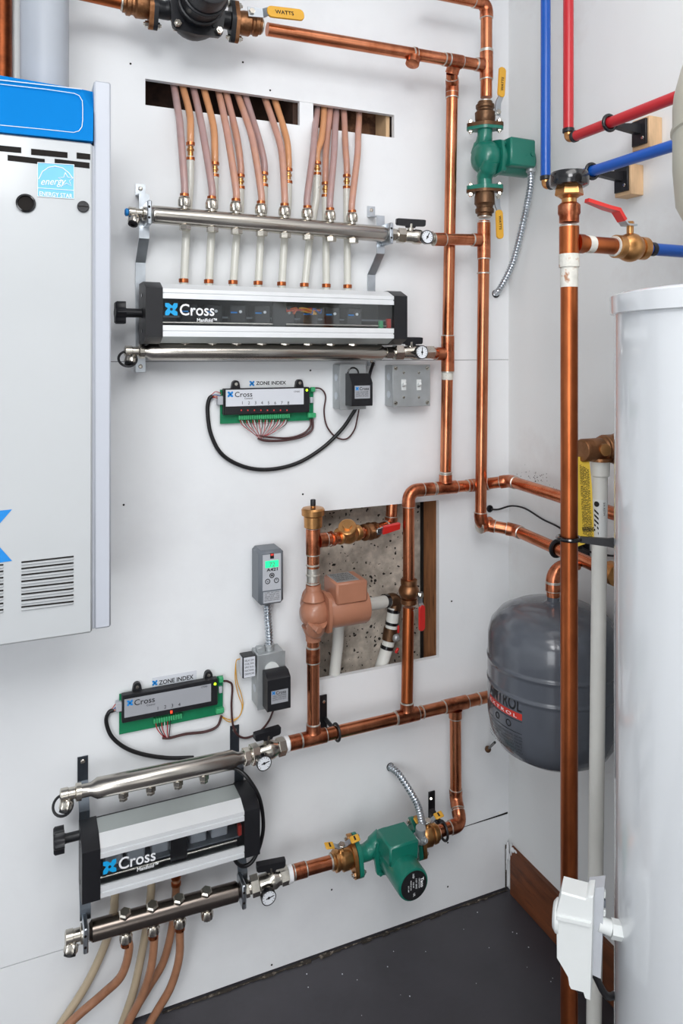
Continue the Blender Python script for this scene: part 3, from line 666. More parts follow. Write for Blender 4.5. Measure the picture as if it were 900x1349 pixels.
mk('connector', MB().lathe(cA+V((.113, -.035, -.020)), (0, 0, -1), [(.012, 0), (.012, .012), (.010, .014)], 14), 'galv', cn)
# ---- tan pump
zt = E(770).z; zb = E(843).z; cT = V((xe, -.082, (zt+zb)/2))
root, can = circulator('circulator_pump', 'tan circulator pump with name plate in front of wall opening', cT, ez, V((1, .0, 0)), ez, 'tan', (zt-zb)/2, V((0, -1, 0)), can=.100, canr=.040, box=(.078, .078, .050), boxalong=.080, boxoff=.046, vr=.84)
for o in [o for o in root.children if o.name.startswith(('flange_bolt', 'pump_flange'))]: D.objects.remove(o)
tb = [o for o in root.children if o.name.startswith('terminal_box')][0]
pl = mk('name_plate', MB().box(cT+V((.073, 0, .0715)), (.055, .062, .001)), 'galv', tb)
for i in range(4): text(('00 CIRC', '115 VOLT', '1/25 HP 60 HZ', 'MADE IN USA')[i], .011, cT+V((.050, .016-.013*i, .0722)), 'ink', tb, U=(1, 0, 0), W=(0, 1, 0), width=.045)
for s in (-1, 1): mk('port', MB().lathe(cT+ez*s*.030, ez*s, [(.027, 0), (.022, .012), (.0175, .022), (.0175, (zt-zb)/2-.030)], 20), 'tan', root)
mk('drain_plug', MB().hexa(cT+V((-.01, -.034, -.02)), cT+V((-.006, -.052, -.022)), .009), 'tan', root)
# ================================================================ manifold units
EY = V((0, -1, 0))
def logo(parent, c, s, m='cyan', U=(1, 0, 0), W=(0, 0, 1), off=.0006):
    U = V(U); W = V(W); N = U.cross(W).normalized(); P = []
    for k in range(4):
        a = math.pi/2*k
        for x, y in ((.16, .55), (.42, 1), (1, 1), (1, .42)):
            xx, yy = (x, y); P.append((xx*math.cos(-a)-yy*math.sin(-a), xx*math.sin(-a)+yy*math.cos(-a)))
    n = len(P); vs = [V(c)+N*off+(U*x+W*y)*s for x, y in P]+[V(c)+N*off]; mb = MB(); mb.add(vs, [(i, n, (i+1) % n) for i in range(n)])
    q = circ(0, 0, .24, 12)
    mk('logo', mb, m, parent); mk('logo_dot', MB().add([V(c)+N*(off+.0003)+(U*x+W*y)*s for x, y in q], [tuple(range(12))]), 'ink', parent)
def cover(label, x0, x1, zt, zb, ncap, interior, slope=0):
    """glazed aluminium housing: x0..x1, front flat zb..zt"""
    root = thing('manifold_cover', label, 'cover', ((x0+x1)/2, -.0435, zb-.013)); cw = .034
    pr = lambda zt, zb, e=0: [(.0435, zb-.0127-e), (.100, zb-.0127-e), (.130+e, zb-e*.4), (.130+e, zt+e*.4), (.100, zt+.0127+e), (.0435, zt+.0127+e)]
    R = lambda P, xx0, xx1, m, nm, par=root: mk(nm, MB().prism(P, (xx1, 0, 0), EY, ez, xx1-xx0), m, par)
    for nm, a, b in (('end_cap', x0, x0+cw), ('end_cap', x1-cw, x1)):
        e = R(pr(zt, zb, .0022), a, b, 'black', nm)
        for z in (zt-.012, zb+.012): mk('cap_screw', MB().cyl((a-.001 if a == x0 else b+.001, -.085, z), (a+.004 if a == x0 else b-.004, -.085, z), .004, n=12), 'blackgloss', e)
    H = zt-zb; r1 = H*.205; r2 = H*.235; a, b = x0+cw, x1-cw
    R([(.048, zt+.0107), (.100, zt+.0107), (.100, zt+.0127), (.048, zt+.0127)], a, b, 'alu_grey', 'top_plate')
    R([(.100, zt+.0107), (.1285, zt-.0005), (.130, zt), (.100, zt+.0127)], a, b, 'alu', 'bevel_rail')
    R([(.124, zt-r1), (.130, zt-r1), (.130, zt-r1*.56), (.127, zt-r1*.54), (.127, zt-r1*.40), (.130, zt-r1*.38), (.130, zt), (.124, zt)], a, b, 'alu', 'front_rail')
    R([(.124, zb), (.130, zb), (.130, zb+r2*.38), (.127, zb+r2*.40), (.127, zb+r2*.52), (.130, zb+r2*.54), (.130, zb+r2), (.124, zb+r2)], a, b, 'alu', 'front_rail')
    R([(.100, zb-.0127), (.130, zb), (.1285, zb+.0005), (.100, zb-.0107)], a, b, 'alu_grey', 'bevel_rail')
    R([(.048, zb-.0127), (.100, zb-.0127), (.100, zb-.0107), (.048, zb-.0107)], a, b, 'alu_grey', 'bottom_plate')
    R([(.0435, zb-.0127), (.048, zb-.0127), (.048, zt+.0127), (.0435, zt+.0127)], a, b, 'black', 'back_plate')
    wd = R([(.1245, zb+r2-.002), (.1265, zb+r2-.002), (.1265, zt-r1+.002), (.1245, zt-r1+.002)], a, b, 'glass', 'window')
    interior(root, a, b, zt-r1, zb+r2)
    # logo on the glass
    hz = zt-r1-(zb+r2); c = V((a+.018, -.1268, zb+r2+hz*.60)); logo(wd, c, .0125)
    text('Cross', .033, c+V((.016, 0, -.0115)), 'white', wd, bold=.0004, width=.072)
    text('Manifold\u2122', .0105, c+V((.052, 0, -.0245)), 'white', wd, bold=.0002, width=.042)
    return root
def knob(root, p, R, L):
    p = V(p); star = []
    for i in range(48): a = 2*math.pi*i/48; star.append((R*(1+.14*math.cos(6*a))*math.cos(a), R*(1+.14*math.cos(6*a))*math.sin(a)))
    k = mk('knob', MB().prism(star, p-ex*L, EY, ez, .020, .003), 'black', root)
    mk('knob_neck', MB().lathe(p-ex*(L+.002), ex, [(R*.5, 0), (R*.42, .006), (R*.42, L), (R*.5, L+.002)], 16), 'black', k)
def gauge(root, c, r=.0165, th=.012, ang=60, n=EY):
    n = V(n).normalized(); U = ex; W = n.cross(U); c = V(c)
    gg = mk('gauge', MB().lathe(c, n, [(r*.8, 0), (r, .002), (r, th), (r*.9, th+.001), (r*.88, th-.001), (0, th-.001)], 28), 'blackgloss', root)
    f = c+n*(th-.0006); mk('dial', MB().cyl(f, f+n*.0004, r*.88, n=28), 'dial', gg)
    tk = MB()
    for i in range(11):
        a = math.radians(225-27*i); d = U*math.cos(a)+W*math.sin(a); tk.box(f+n*.0006+d*r*.72, (r*.16, r*.05, .0003), 0, U=d, W=n)
    mk('dial_marks', tk, 'ink', gg)
    a = math.radians(ang); d = U*math.cos(a)+W*math.sin(a)
    mk('needle', MB().box(f+n*.001+d*r*.15, (r*1.05, r*.12, .0004), 0, U=d, W=n).cyl(f, f+n*.0014, r*.16, n=10), 'ink', gg)
def manifold_valve(label, p0, p1, r, gpos, hdir=(0, -.1, 1), hoff=.5, hlen=.075, gang=60, tape=False, hup=.034, htilt=0):
    p0 = V(p0); p1 = V(p1); ax = (p1-p0).normalized(); L = (p1-p0).length
    t = thing('manifold_valve', label, 'valve', (p0+p1)/2-UP*.02)
    mb = MB(); mb.hexa(p0, p0+ax*L*.13, r*1.05); mb.lathe(p0+ax*L*.13, ax, [(r*.85, 0), (r*.85, L*.05)], 16); mb.hexa(p0+ax*L*.17, p0+ax*L*.34, r*1.28)
    mb.lathe(p0+ax*L*.34, ax, [(r*.9, 0), (r*1.0, L*.04), (r*1.02, L*.16), (r*1.2, L*.22), (r*1.2, L*.34), (r*.95, L*.42), (r*.95, L*.46)], 24); mb.hexa(p0+ax*L*.80, p0+ax*L*.97, r*1.15); mb.cyl(p0+ax*L*.97, p1, r*.8)
    mk('body', mb, 'nickel', t)
    h = V(hdir).normalized(); b = p0+ax*L*hoff; top = b+h*hup
    mk('stem', MB().cyl(b, top, .0075, n=14), 'nickel', t)
    hd = (ax-h*ax.dot(h)).normalized(); P = [(-hlen/2, -.006), (-hlen*.46, -.009), (-.012, -.010), (-.010, -.014), (.010, -.014), (.012, -.010), (hlen*.46, -.009), (hlen/2, -.006), (hlen/2, .006), (hlen*.45, .007), (-hlen*.45, .007), (-hlen/2, .006)]
    sd_ = hd.cross(h); mk('handle', MB().prism(P, top-sd_*.007+h*.004, hd, h, .014, .0015) if hd.cross(h).dot(sd_) > 0 else None, 'black', t)
    mk('gauge_stem', MB().cyl(b+ax*.004, V(gpos), .005, n=10), 'nickel', t)
    gauge(t, gpos, ang=gang); return t
def knurled(mb, p, ax, r, L): 
    n = 24; u, v, a = frame(ax); vs = []; fs = []
    for h, k in ((0, .9), (L*.15, 1), (L*.75, 1), (L, .82)):
        for i in range(n): rr = r*k*(1 if i % 2 else .9); t = 2*math.pi*i/n; vs.append(V(p)+a*h+(u*math.cos(t)+v*math.sin(t))*rr)
    for k in range(3):
        for i in range(n): j = (i+1) % n; fs.append((k*n+i, k*n+j, (k+1)*n+j, (k+1)*n+i))
    fs += [tuple(range(n-1, -1, -1)), tuple(3*n+i for i in range(n))]; mb.add(vs, fs)
def drain(root, p, ax, r, cap='black', strap=False):
    """end fitting pointing along ax with a knurled drain below"""
    p = V(p); ax = V(ax).normalized()
    mk('end_fitting', MB().lathe(p, ax, [(r*1.1, -.004), (r*1.1, .006), (r*.75, .008), (r*.75, .020), (r*.85, .021), (r*.85, .034), (r*.6, .036)], 18), 'nickel', root)
    c = p+ax*.020; dn = V((-.25, -.45, -.85)).normalized(); mb = MB(); mb.cyl(c, c+dn*.016, r*.55, n=14); knurled(mb, c+dn*.012, dn, r*.85, .016)
    dv = mk('drain_valve', mb, 'nickel', root); mk('drain_cap', MB().lathe(c+dn*.027, dn, [(r*.7, 0), (r*.72, .004), (r*.3, .006), (r*.28, .002), (0, .002)], 14), 'ink', dv)
    if cap == 'blue': mk('vent_screw', MB().lathe(p+ax*.034, ax, [(r*.55, 0), (r*.6, .006), (r*.4, .008)], 14), 'blueink', root)
    if strap: mk('cap_strap', MB().torus(c+dn*.018-ex*.006, (0, -.8, .5), .018, .0026, 24, 8), 'black', root)
def bracket(label, x, path, w=.021, m='zinc', clamp=None, cm='zinc', group=None):
    """path = [(d, z)...] of a bent steel strip at x"""
    t = thing('mounting_bracket', label, 'bracket', (x, 0, min(z for d, z in path)), group)
    s = mk('strip', MB().ribbon([V((x, -d, z)) for d, z in path], ex, w, .0022), m, t)
    for d, z in ((path[0][0], path[0][1]-.010*(1 if path[0][1] > path[1][1] else -1)), (path[-1][0], path[-1][1]+.012)):
        if d < .01: mk('screw', MB().lathe((x, -d-.0012, z), EY, [(.0048, 0), (.0048, .001), (.0030, .0026), (0, .0028)], 12), 'nickel', t)
    if clamp:
        cx, cdp, cz, h = clamp; k = mk('clamp', MB().box((cx, -cdp, cz), (.0095, .046, h), .002), cm, t)
        for dz in (-.011, .011): mk('clamp_bolt', MB().cyl((cx-.001, -cdp-.0229, cz+dz), (cx-.001, -cdp-.0236, cz+dz), .0026, n=10), 'hole', k)
    return t
# ---------------- upper unit
dM = .078; rM = .0188
mL = at(201, 282.5, dM); mR = at(506, 308.5, dM); axM = (mR-mL).normalized()
def PX(a, b, px):
    lo, hi = -.4, 1.6
    for _ in range(40):
        m_ = (lo+hi)/2; p = a+(b-a)*m_; r = p-CAM; x = HX+FPX*r.dot(RGT)/r.dot(FWD)
        if x < px: lo = m_
        else: hi = m_
    return a+(b-a)*lo
NPX = (243, 279, 311, 344, 375, 405, 435, 464)
m1 = thing('manifold', 'upper brushed stainless manifold tube with eight knurled nuts on top', 'manifold', mL-UP*.03)
mk('manifold_tube', MB().lathe(mL-axM*.004, axM, [(rM*.8, 0), (rM*.97, .004), (rM, .008), (rM, (mR-mL).length), (rM*.8, (mR-mL).length+.008)], 32), 'steel', m1)
drain(m1, mL-axM*.014, -axM, .0138, 'blue')
nuts = []
for px in NPX:
    c = PX(mL, mR, px); nuts.append(c)
    mb = MB(); mb.cyl(c+ez*rM*.8, c+ez*(rM+.006), .0085, n=14); knurled(mb, c+ez*(rM+.003), ez, .0135, .019); mb.lathe(c+ez*(rM+.022), ez, [(.012, 0), (.009, .004)], 16)
    mk('compression_nut', mb, 'nickel', m1)
for px in (243, 279, 311, 344, 375, 405, 435, 464):
    c = PX(mL, mR, px+1); mk('hex_plug', MB().hexa(c-ez*(rM-.003), c-ez*(rM+.009), .0130, .0015), 'nickel', m1)
manifold_valve('nickel valve with gauge and black tee handle at right end of upper manifold', PX(mL, mR, 514), at(571, 314, .100), .0150, at(560, 313, .105), hoff=.46, hlen=.072, hup=.030, gang=62)
# return manifold of the upper unit
rL = at(190, 463, .070); rR = at(508, 464.5, .072); axR = (rR-rL).normalized(); LR = (rR-rL).length
m2 = thing('manifold', 'brushed steel manifold tube directly under the upper glazed cover', 'manifold', rL-UP*.03)
mk('manifold_tube', MB().lathe(rL, axR, [(.012, -.004), (.012, .004), (.0185, .014), (.0185, LR-.014), (.012, LR-.004), (.012, LR)], 32), 'steel', m2)
drain(m2, rL-axR*.004, -axR, .0140, strap=True)
for px in NPX: c = PX(rL, rR, px); mk('hex_port', MB().hexa(c+ez*.015, c+ez*.027, .012), 'nickel', m2)
manifold_valve('nickel valve with gauge at right end of manifold under upper cover', rR, at(572, 464, .080), .0150, at(553, 464, .105), hoff=.50, hlen=.060, hup=.026, gang=88)
zt1 = (at(205, 379, .13).z+at(525, 391, .13).z)/2; zb1 = (at(205, 441.7, .13).z+at(520, 447, .13).z)/2
x0 = at(191.7, 410, .13).x; x1 = at(533.5, 420, .12).x
def inner1(root, a, b, z1, z0):
    mk('inner_rod', MB().cyl((a, -.112, z0+.006), (at(512, 420, .11).x, -.112, z0+.006), .0026, n=12), 'nickel', root)
    mk('rail', MB().box(((a+b)/2, -.085, z0+.020), (b-a, .004, .004)), 'ctrl', root)
    for i, px in enumerate((249, 281, 313, 345, 377, 408, 437, 466)):
        x = at(px, 410, .10).x; q = mk('actuator', MB().box((x, -.082, z0+.026), (.036, .050, .042), .003), 'blackgloss', root)
        mk('button', MB().cyl((x+.004, -.106, z0+.032), (x+.004, -.110, z0+.032), .0032, n=12), 'white', q)
        mk('stripe', MB().box((x-.010, -.1075, z0+.030), (.014, .001, .003)), 'blueink', q)
    x = at(367, 410, .11).x; mk('divider', MB().box((x, -.112, (z0+z1)/2), (.030, .012, z1-z0-.002)), 'blackgloss', root)
    for k in range(6):
        xa_ = at(375+6*k, 408, .11).x; w_ = [V((xa_+random.uniform(-.02, .06)*j/4, -.112-random.random()*.006, z1-.012-random.random()*.014)) for j in range(5)]
        mk('wire', MB().tube(spline(w_, 4), .0016, 6), ('orgwire', 'orgwire', 'redwire', 'yelwire', 'orgwire', 'bluewire')[k], root)
    mk('power_connector', MB().box((at(511, 430, .11).x, -.112, z0+.012), (.010, .010, .022), .001), 'redplastic', root)
    mk('clear_port', MB().cyl((at(501, 430, .11).x, -.112, z0+.001), (at(501, 430, .11).x, -.112, z0+.018), .006, n=12), 'term', root)
c1_ = cover('upper glazed aluminium cover with black end caps under the eight tubes', x0, x1, zt1, zb1, 0, inner1)
knob(c1_, V((x0, -.085, (zt1+zb1)/2+.000)), .0225, .034)
# upper brackets
xl = at(185, 300, .002).x; xr = at(489, 300, .002).x
zz = lambda px, py, d: at(px, py, d).z
bracket('zinc bracket at left end of upper unit, bent out to hold the manifold', xl, [(.002, zz(185, 243, 0)), (.002, zz(185, 258, 0)), (.054, zz(190, 256, .054)), (.054, zz(190, 314, .054)), (.003, zz(185, 346, 0)), (.003, zz(185, 490, 0))], clamp=(PX(mL, mR, 195).x, .078, PX(mL, mR, 195).z, .050))
bracket('zinc bracket at right end of upper unit, bent out to hold the manifold', xr, [(.002, zz(489, 272, 0)), (.002, zz(489, 286, 0)), (.054, zz(495, 284, .054)), (.054, zz(500, 334, .054)), (.003, zz(489, 362, 0)), (.003, zz(489, 482, 0))], clamp=(PX(mL, mR, 510.5).x, .078, PX(mL, mR, 510.5).z, .050))
# ---------------- lower unit
sL = at(121, 1039.5, .095); sR = at(312, 999.5, .095); axS = (sR-sL).normalized(); LS = (sR-sL).length
m3 = thing('manifold', 'lower unit top manifold, shiny steel tube above the glazed cover', 'manifold', sL-UP*.03)
mk('manifold_tube', MB().lathe(sL, axS, [(.0125, -.022), (.0125, -.002), (.0195, .010), (.0195, LS-.010), (.0125, LS+.002), (.0125, LS+.016)], 32), 'steel', m3)
drain(m3, sL-axS*.024, -axS, .0150, strap=True)
for px, py in ((162, 1051), (198, 1043), (234, 1035), (268, 1027)):
    c = PX(sL, sR, px); mb = MB(); mb.hexa(c-ez*.015+EY*.004, c-ez*.026+EY*.004, .011); mb.hexa(c-ez*.027+EY*.004, c-ez*.033+EY*.004, .009); mk('hex_port', mb, 'nickel', m3)
manifold_valve('nickel valve with gauge and black handle at right end of lower unit top manifold', sR+axS*.014, at(376, 982, .082), .0170, at(346, 1002, .120), hoff=.55, hlen=.062, hup=.038, gang=12)
lL = at(119, 1227, .090); lR = at(313, 1174, .090); axL = (lR-lL).normalized(); LL = (lR-lL).length
m4 = thing('manifold', 'lowest dark reflecting steel manifold with amber tubes below', 'manifold', lL-UP*.03)
mk('manifold_tube', MB().lathe(lL, axL, [(.014, -.003), (.0195, .003), (.0195, LL-.003), (.014, LL+.003)], 32), 'steel_dark_reflection', m4)
drain(m4, lL-axL*.012, -axL, .0160)
LPX = (164, 200, 235, 271); lnuts = []
for px in LPX:
    c = PX(lL, lR, px); dn = V((0, -.25, 1)).normalized(); mk('hex_plug', MB().hexa(c+dn*.016, c+dn*.027, .0130, .003), 'nickel', m4)
    c = PX(lL, lR, px+2); lnuts.append(c); mb = MB(); mb.cyl(c-ez*.016, c-ez*.026, .0085, n=14); knurled(mb, c-ez*.040, ez, .0130, .018); mk('compression_nut', mb, 'nickel', m4)
manifold_valve('nickel valve with gauge and black handle at right end of lowest manifold', lR+axL*.012, at(382, 1151, .104), .0165, at(352, 1178, .125), hoff=.58, hlen=.064, hup=.034, gang=12)
x0 = at(125-17, 1140, .13).x; x1 = at(322, 1090, .13).x+.034
zt2 = (at(125, 1118, .13).z+at(322, 1071, .13).z)/2; zb2 = zt2-(zt1-zb1)
def inner2(root, a, b, z1, z0):
    for dz, d in ((.006, .112), (z1-z0-.008, .105)): mk('inner_rod', MB().cyl((a, -d, z0+dz), (b-.012, -d, z0+dz), .0026, n=12), 'nickel', root)
    x = at(236, 1100, .12).x; mk('divider', MB().box((x, -.112, (z0+z1)/2), (.034, .012, z1-z0-.002)), 'blackgloss', root)
    mk('inner_tray', MB().box(((a+b)/2, -.09, z0+.012), (b-a-.01, .04, .003)), 'ctrl', root)
    for i, px in enumerate((150, 180, 212, 262, 290)): x = at(px, 1110, .1).x; mk('actuator', MB().box((x, -.075, z0+.026), (.036, .040, .036), .003), 'lgrey', root)
    mk('power_connector', MB().box((b-.006, -.112, z0+.028), (.008, .010, .022), .001), 'redplastic', root)
c2_ = cover('lower glazed aluminium cover with black end caps between lower manifolds', x0, x1, zt2, zb2, 0, inner2)
knob(c2_, V((x0, -.085, at(85, 1105, .085).z)), .0215, .030)
xl = at(109, 1020, .002).x; xr = at(309, 970, .002).x
bracket('zinc bracket tinted with dark reflection at left end of lower unit, above and below its cover', xl, [(.002, zz(108, 996, 0)), (.002, zz(108, 1028, 0)), (.045, zz(108, 1060, .02)), (.040, zb2-.01), (.070, zz(110, 1197, .070)), (.070, zz(110, 1212, .070))], m='zinc_dark_reflection', clamp=(PX(lL, lR, 112).x, .092, PX(lL, lR, 112).z, .050))
bracket('zinc bracket tinted with dark reflection at right end of lower unit behind the black cord', xr, [(.002, zz(309, 955, 0)), (.002, zz(309, 990, 0)), (.040, zz(310, 1010, .03)), (.040, zb2-.01), (.070, zz(318, 1150, .070)), (.070, zz(318, 1165, .070))], m='zinc_dark_reflection', clamp=(PX(lL, lR, 318).x, .092, PX(lL, lR, 318).z, .052))
# ================================================================ tubes
def crimp(root, p, ax, r, m='crimp', L=.007): ax = V(ax).normalized(); mk('crimp_ring', MB().lathe(V(p)-ax*L/2, ax, [(r*1.02, 0), (r*1.22, .0006), (r*1.22, L-.0006), (r*1.02, L)], 18), m, root)
RT = .0079
names = ('first', 'second', 'third', 'fourth', 'fifth', 'sixth', 'seventh', 'eighth')
fronts = [((229, 112), (237, 165)), ((255, 116), (270, 190)), ((288, 121), (302, 190)), ((313, 124), (334, 190)), ((349, 129), (371, 200)), ((418, 140), (412, 205)), ((443, 144), (440, 205)), ((473, 149), (471, 205))]
rears = [((241, 114), (250, 150), (251, 192)), ((269, 118), (281, 165), (283, 218)), ((298, 122), (311, 175), (317, 234)), ((323, 125), (340, 180), (348, 231)), ((362, 131), (377, 180), (380, 226)), ((427, 141), (424, 180), (418, 217)), ((435, 142), (430, 195), (429, 244)), ((453, 146), (455, 190), (457, 234))]
cmid = [(251, 204), (283, 226), (317, 242), (348, 239), (380, 235), (418, 224), (429, 253), (457, 242)]
cbot = [(242, 371), (275, 372), (307, 373), (340, 374), (371, 375), (401, 376.5), (430, 377.5), (458, 378.5)]
fc = ('pex_mauve', 'pex_mauve', 'pex', 'pex', 'pex', 'pex_mauve', 'pex_mauve', 'pex'); rc = ('pex_orange', 'pex_orange', 'pex', 'pex_mauve', 'pex_orange', 'pex_orange', 'pex', 'pex')
for i in range(8):
    n0 = nuts[i]+ez*(rM+.022); (ax_, ay), (bx_, by) = fronts[i]
    top = at(ax_, ay, -.035); P = [top+V((-.012, .03, .09)), top+V((-.004, .012, .035)), top, at(bx_*.55+ax_*.45, by*.5+ay*.5, .018), at(bx_, by, .052), n0+ez*.03, n0]
    t = thing('pex_tube', 'front amber heating tube into the %s nut from the left of upper manifold' % names[i], 'tube', n0)
    mk('tube', MB().tube(spline(P, 8), RT, 14), fc[i], t); crimp(t, n0+ez*.006, ez, RT)
    (a1_, a2_), (b1, b2), (c1x, c2x) = rears[i]; top = at(a1_, a2_, -.032)
    e = at(c1x, c2x, .034); P = [top+V((-.008, .03, .09)), top+V((-.002, .012, .035)), top, at(b1, b2, .017), e+ez*.03, e]
    t = thing('pex_tube', 'rear amber heating tube ending in the %s coupling from the left' % names[i], 'tube', e)
    mk('tube', MB().tube(spline(P, 8), RT, 14), rc[i], t); crimp(t, e+ez*.004, ez, RT)
    m_ = at(*cmid[i], .034); bt = at(*cbot[i], .040)
    t = thing('riser_tube', 'milky clear riser tube behind upper manifold, %s from the left' % names[i], 'tube', bt)
    mk('tube', MB().tube([m_-ez*.004, m_-ez*.05+(bt-m_)*.05, m_+(bt-m_)*.6, bt-ez*.012], .0086, 14), 'pex_clear', t)
    cp = MB().lathe(e-ez*.002, m_-e, [(.006, 0), (.006, .004), (.008, .005), (.008, .009), (.006, .010), (.006, (m_-e).length+.004)], 16); mk('coupling', cp, 'brass', t)
    crimp(t, m_-ez*.009, m_-e, RT); crimp(t, bt+ez*.002, ez, .0086, L=.009)
# lower tubes
RT2 = .0086
low = [(0, [(170, 1251, .09), (160, 1285, .08), (135, 1310, .06), (95, 1345, .05), (70, 1375, .05)], 'pex_brown', 'reddish brown tube curving left from the leftmost lower nut'),
       (1, [(203, 1240, .09), (199, 1275, .085), (188, 1310, .07), (170, 1345, .06), (155, 1375, .06)], 'pex_brown', 'brown tube dropping from the second lower nut'),
       (2, [(237, 1228, .09), (236, 1262, .085), (225, 1300, .075), (205, 1335, .065), (188, 1365, .06)], 'pex_brown', 'brown tube dropping from the third lower nut')]
for k, pts, m_, lb in low:
    P = [lnuts[k]-ez*.030]+[at(*p) for p in pts]
    t = thing('pex_tube', lb, 'tube', P[0]); mk('tube', MB().tube(spline(P, 8), RT2, 14), m_, t); crimp(t, lnuts[k]-ez*.045, ez, RT2)
rear_low = [([(155, 1150, .035), (151, 1185, .034), (150, 1200, .034), (140, 1240, .030), (115, 1295, .025), (80, 1350, .025), (65, 1375, .025)], 'pex_beige', 'pale beige tube passing behind lowest manifold, furthest left'),
            ([(199, 1150, .036), (199, 1175, .034), (194, 1215, .034), (186, 1260, .035), (176, 1305, .035), (160, 1352, .03)], 'pex_beige', 'beige tube passing behind lowest manifold at its middle'),
            ([(232, 1150, .036), (232, 1170, .034), (228, 1215, .034), (216, 1265, .035), (196, 1300, .03), (175, 1335, .03), (165, 1360, .03)], 'pex_brown', 'brown tube passing behind lowest manifold at its third port')]
for j, (pts, m_, lb) in enumerate(rear_low):
    P = [at(*p) for p in pts]; t = thing('pex_tube', lb, 'tube', P[-1]); mk('tube', MB().tube(spline(P, 8), RT2, 14), m_, t)
    if j == 2: crimp(t, at(232, 1154, .0355), ez, RT2, L=.011); crimp(t, at(232, 1164, .0352), ez, RT2)
# ================================================================ wall boiler and vent
dB = .30
def poly_on(pts, d, th, m, name, parent, b=0):
    """flat plate whose front face at depth d (back wall frame) is given by measured corner points"""
    P = [at(px, py, d) for px, py in pts]; o = P[0]; q = [((p-o).x, (p-o).z) for p in P]
    ar = sum(q[i-1][0]*q[i][1]-q[i][0]*q[i-1][1] for i in range(len(q)))
    if ar < 0: q = q[::-1]
    return mk(name, MB().prism(q, o+V((0, th, 0)), ex, ez, th, b), m, parent)
xL_ = -.33; xR_ = at(146, 464, .295).x; zbB = at(133, 829, .30).z; ztB = at(135, 107.5, .295).z; xD = at(121.3, 464, .305).x
bo = thing('wall_boiler', 'white wall hung boiler with blue top panel at the left frame edge', 'boiler', ((xL_+xR_)/2, -.16, zbB))
zl = at(61, 179, .305).z
mk('casing', MB().box(((xL_+xR_)/2, -.145, (zbB+zl+.07)/2), (xR_-xL_, .23, zl+.07-zbB), .003).box(((xL_+xR_)/2, -.2775, (zbB+zl-.004)/2), (xR_-xL_-.001, .035, zl-.006-zbB), .001), 'boiler_side', bo)
mk('side_frame', MB().box(((xD+.004+xR_)/2, -.255, (ztB+zbB)/2), (xR_-xD-.004, .085, ztB-zbB), .003), 'boiler_side', bo)
dz = at(60, 842, .305).z; door = mk('door', MB().box(((xL_+xD)/2, -.301, (dz+zl-.004)/2), (xD-xL_, .012, zl-.004-dz), .003), 'boiler', bo)
for px in ((-30, 28), (41, 89), (101, 119)):
    a, b = px; yy = 193+(a+b)/2*.112; poly_on([(a, yy-4.5-.0), (b, yy-4+.10*(b-a)*.9), (b, yy+3.5+.10*(b-a)*.9), (a, yy+3.5)], .3078, .002, 'hole', 'vent_slot', door)
for a, b in ((-40, -10), (10, 59), (72, 118)):
    yy = 203+a*.085; poly_on([(a, yy), (b, yy+(b-a)*.115), (b, yy+7.5+(b-a)*.115), (a, yy+7.5)], .3078, .002, 'hole', 'vent_slot', door)
for a, b in ((-60, 4.5), (28, 97)):
    for i in range(8):
        y0 = 741.5+i*8.45-(a-28)*.118; y1 = y0-(b-a)*.112
        s = poly_on([(a, y0-1.6), (b, y1-1.6), (b, y1+.3), (a, y0+.3)], .3078, .002, 'hole', 'louver_slot', door)
        p0 = at(a, y0+.5, .3075); p1 = at(b, y1+.5, .3075); mk('louver_hood', MB().box((p0+p1)/2+V((0, -.001, -.0022)), ((p1-p0).length, .0045, .0028), .0012, U=ex, W=V((0, .5, 1))), 'boiler', door)
# blue sloping top panel
FB = [at(-60, 168, .312), at(122.5, 186, .312), at(123, 150, .300), at(107, 117.5, .280), at(-60, 89, .280)]
FB[0] = FB[0]+(FB[0]-FB[1])*((FB[0].x+.326)/(FB[1].x-FB[0].x)); FB[4] = FB[4]+(FB[4]-FB[3])*((FB[4].x+.326)/(FB[3].x-FB[4].x))
BK = [p+V((0, .06+p.y*0, 0)) for p in FB]
mb = MB(); mb.add(FB+BK, [(0, 1, 2, 3, 4)] + [(i, 5+i, 5+(i+1) % 5, (i+1) % 5) for i in range(5)])
pr_ = at(123, 121, .270); mb.add([FB[2], FB[3], pr_, FB[2]+V((0, .05, 0)), pr_+V((0, .03, 0)), FB[3]+V((0, .06, 0))], [(0, 2, 1), (0, 3, 4, 2), (1, 2, 4, 5)])
lid = mk('top_panel', mb, 'bblue', bo, ang=20)
nL = (FB[1]-FB[0]).cross(FB[4]-FB[0]).normalized(); 
if nL.y > 0: nL = -nL
def lidp(px, py): return onplane(px, py, FB[0]+nL*.0006, nL)
arcp = [(-330, 73), (-60, 104), (60, 117.5), (98, 123), (104.5, 126), (108.5, 133), (109, 142), (109, 158), (108, 167), (104, 172.5), (97, 174.5), (60, 170.5), (-60, 159), (-330, 133)]
mk('panel_outline', MB().tube([lidp(*p) for p in arcp], .0006, 6), 'white', lid); mk('panel_outline', MB().tube([lidp(-330, 68), lidp(108, 117.5)], .0008, 6), 'white', lid)
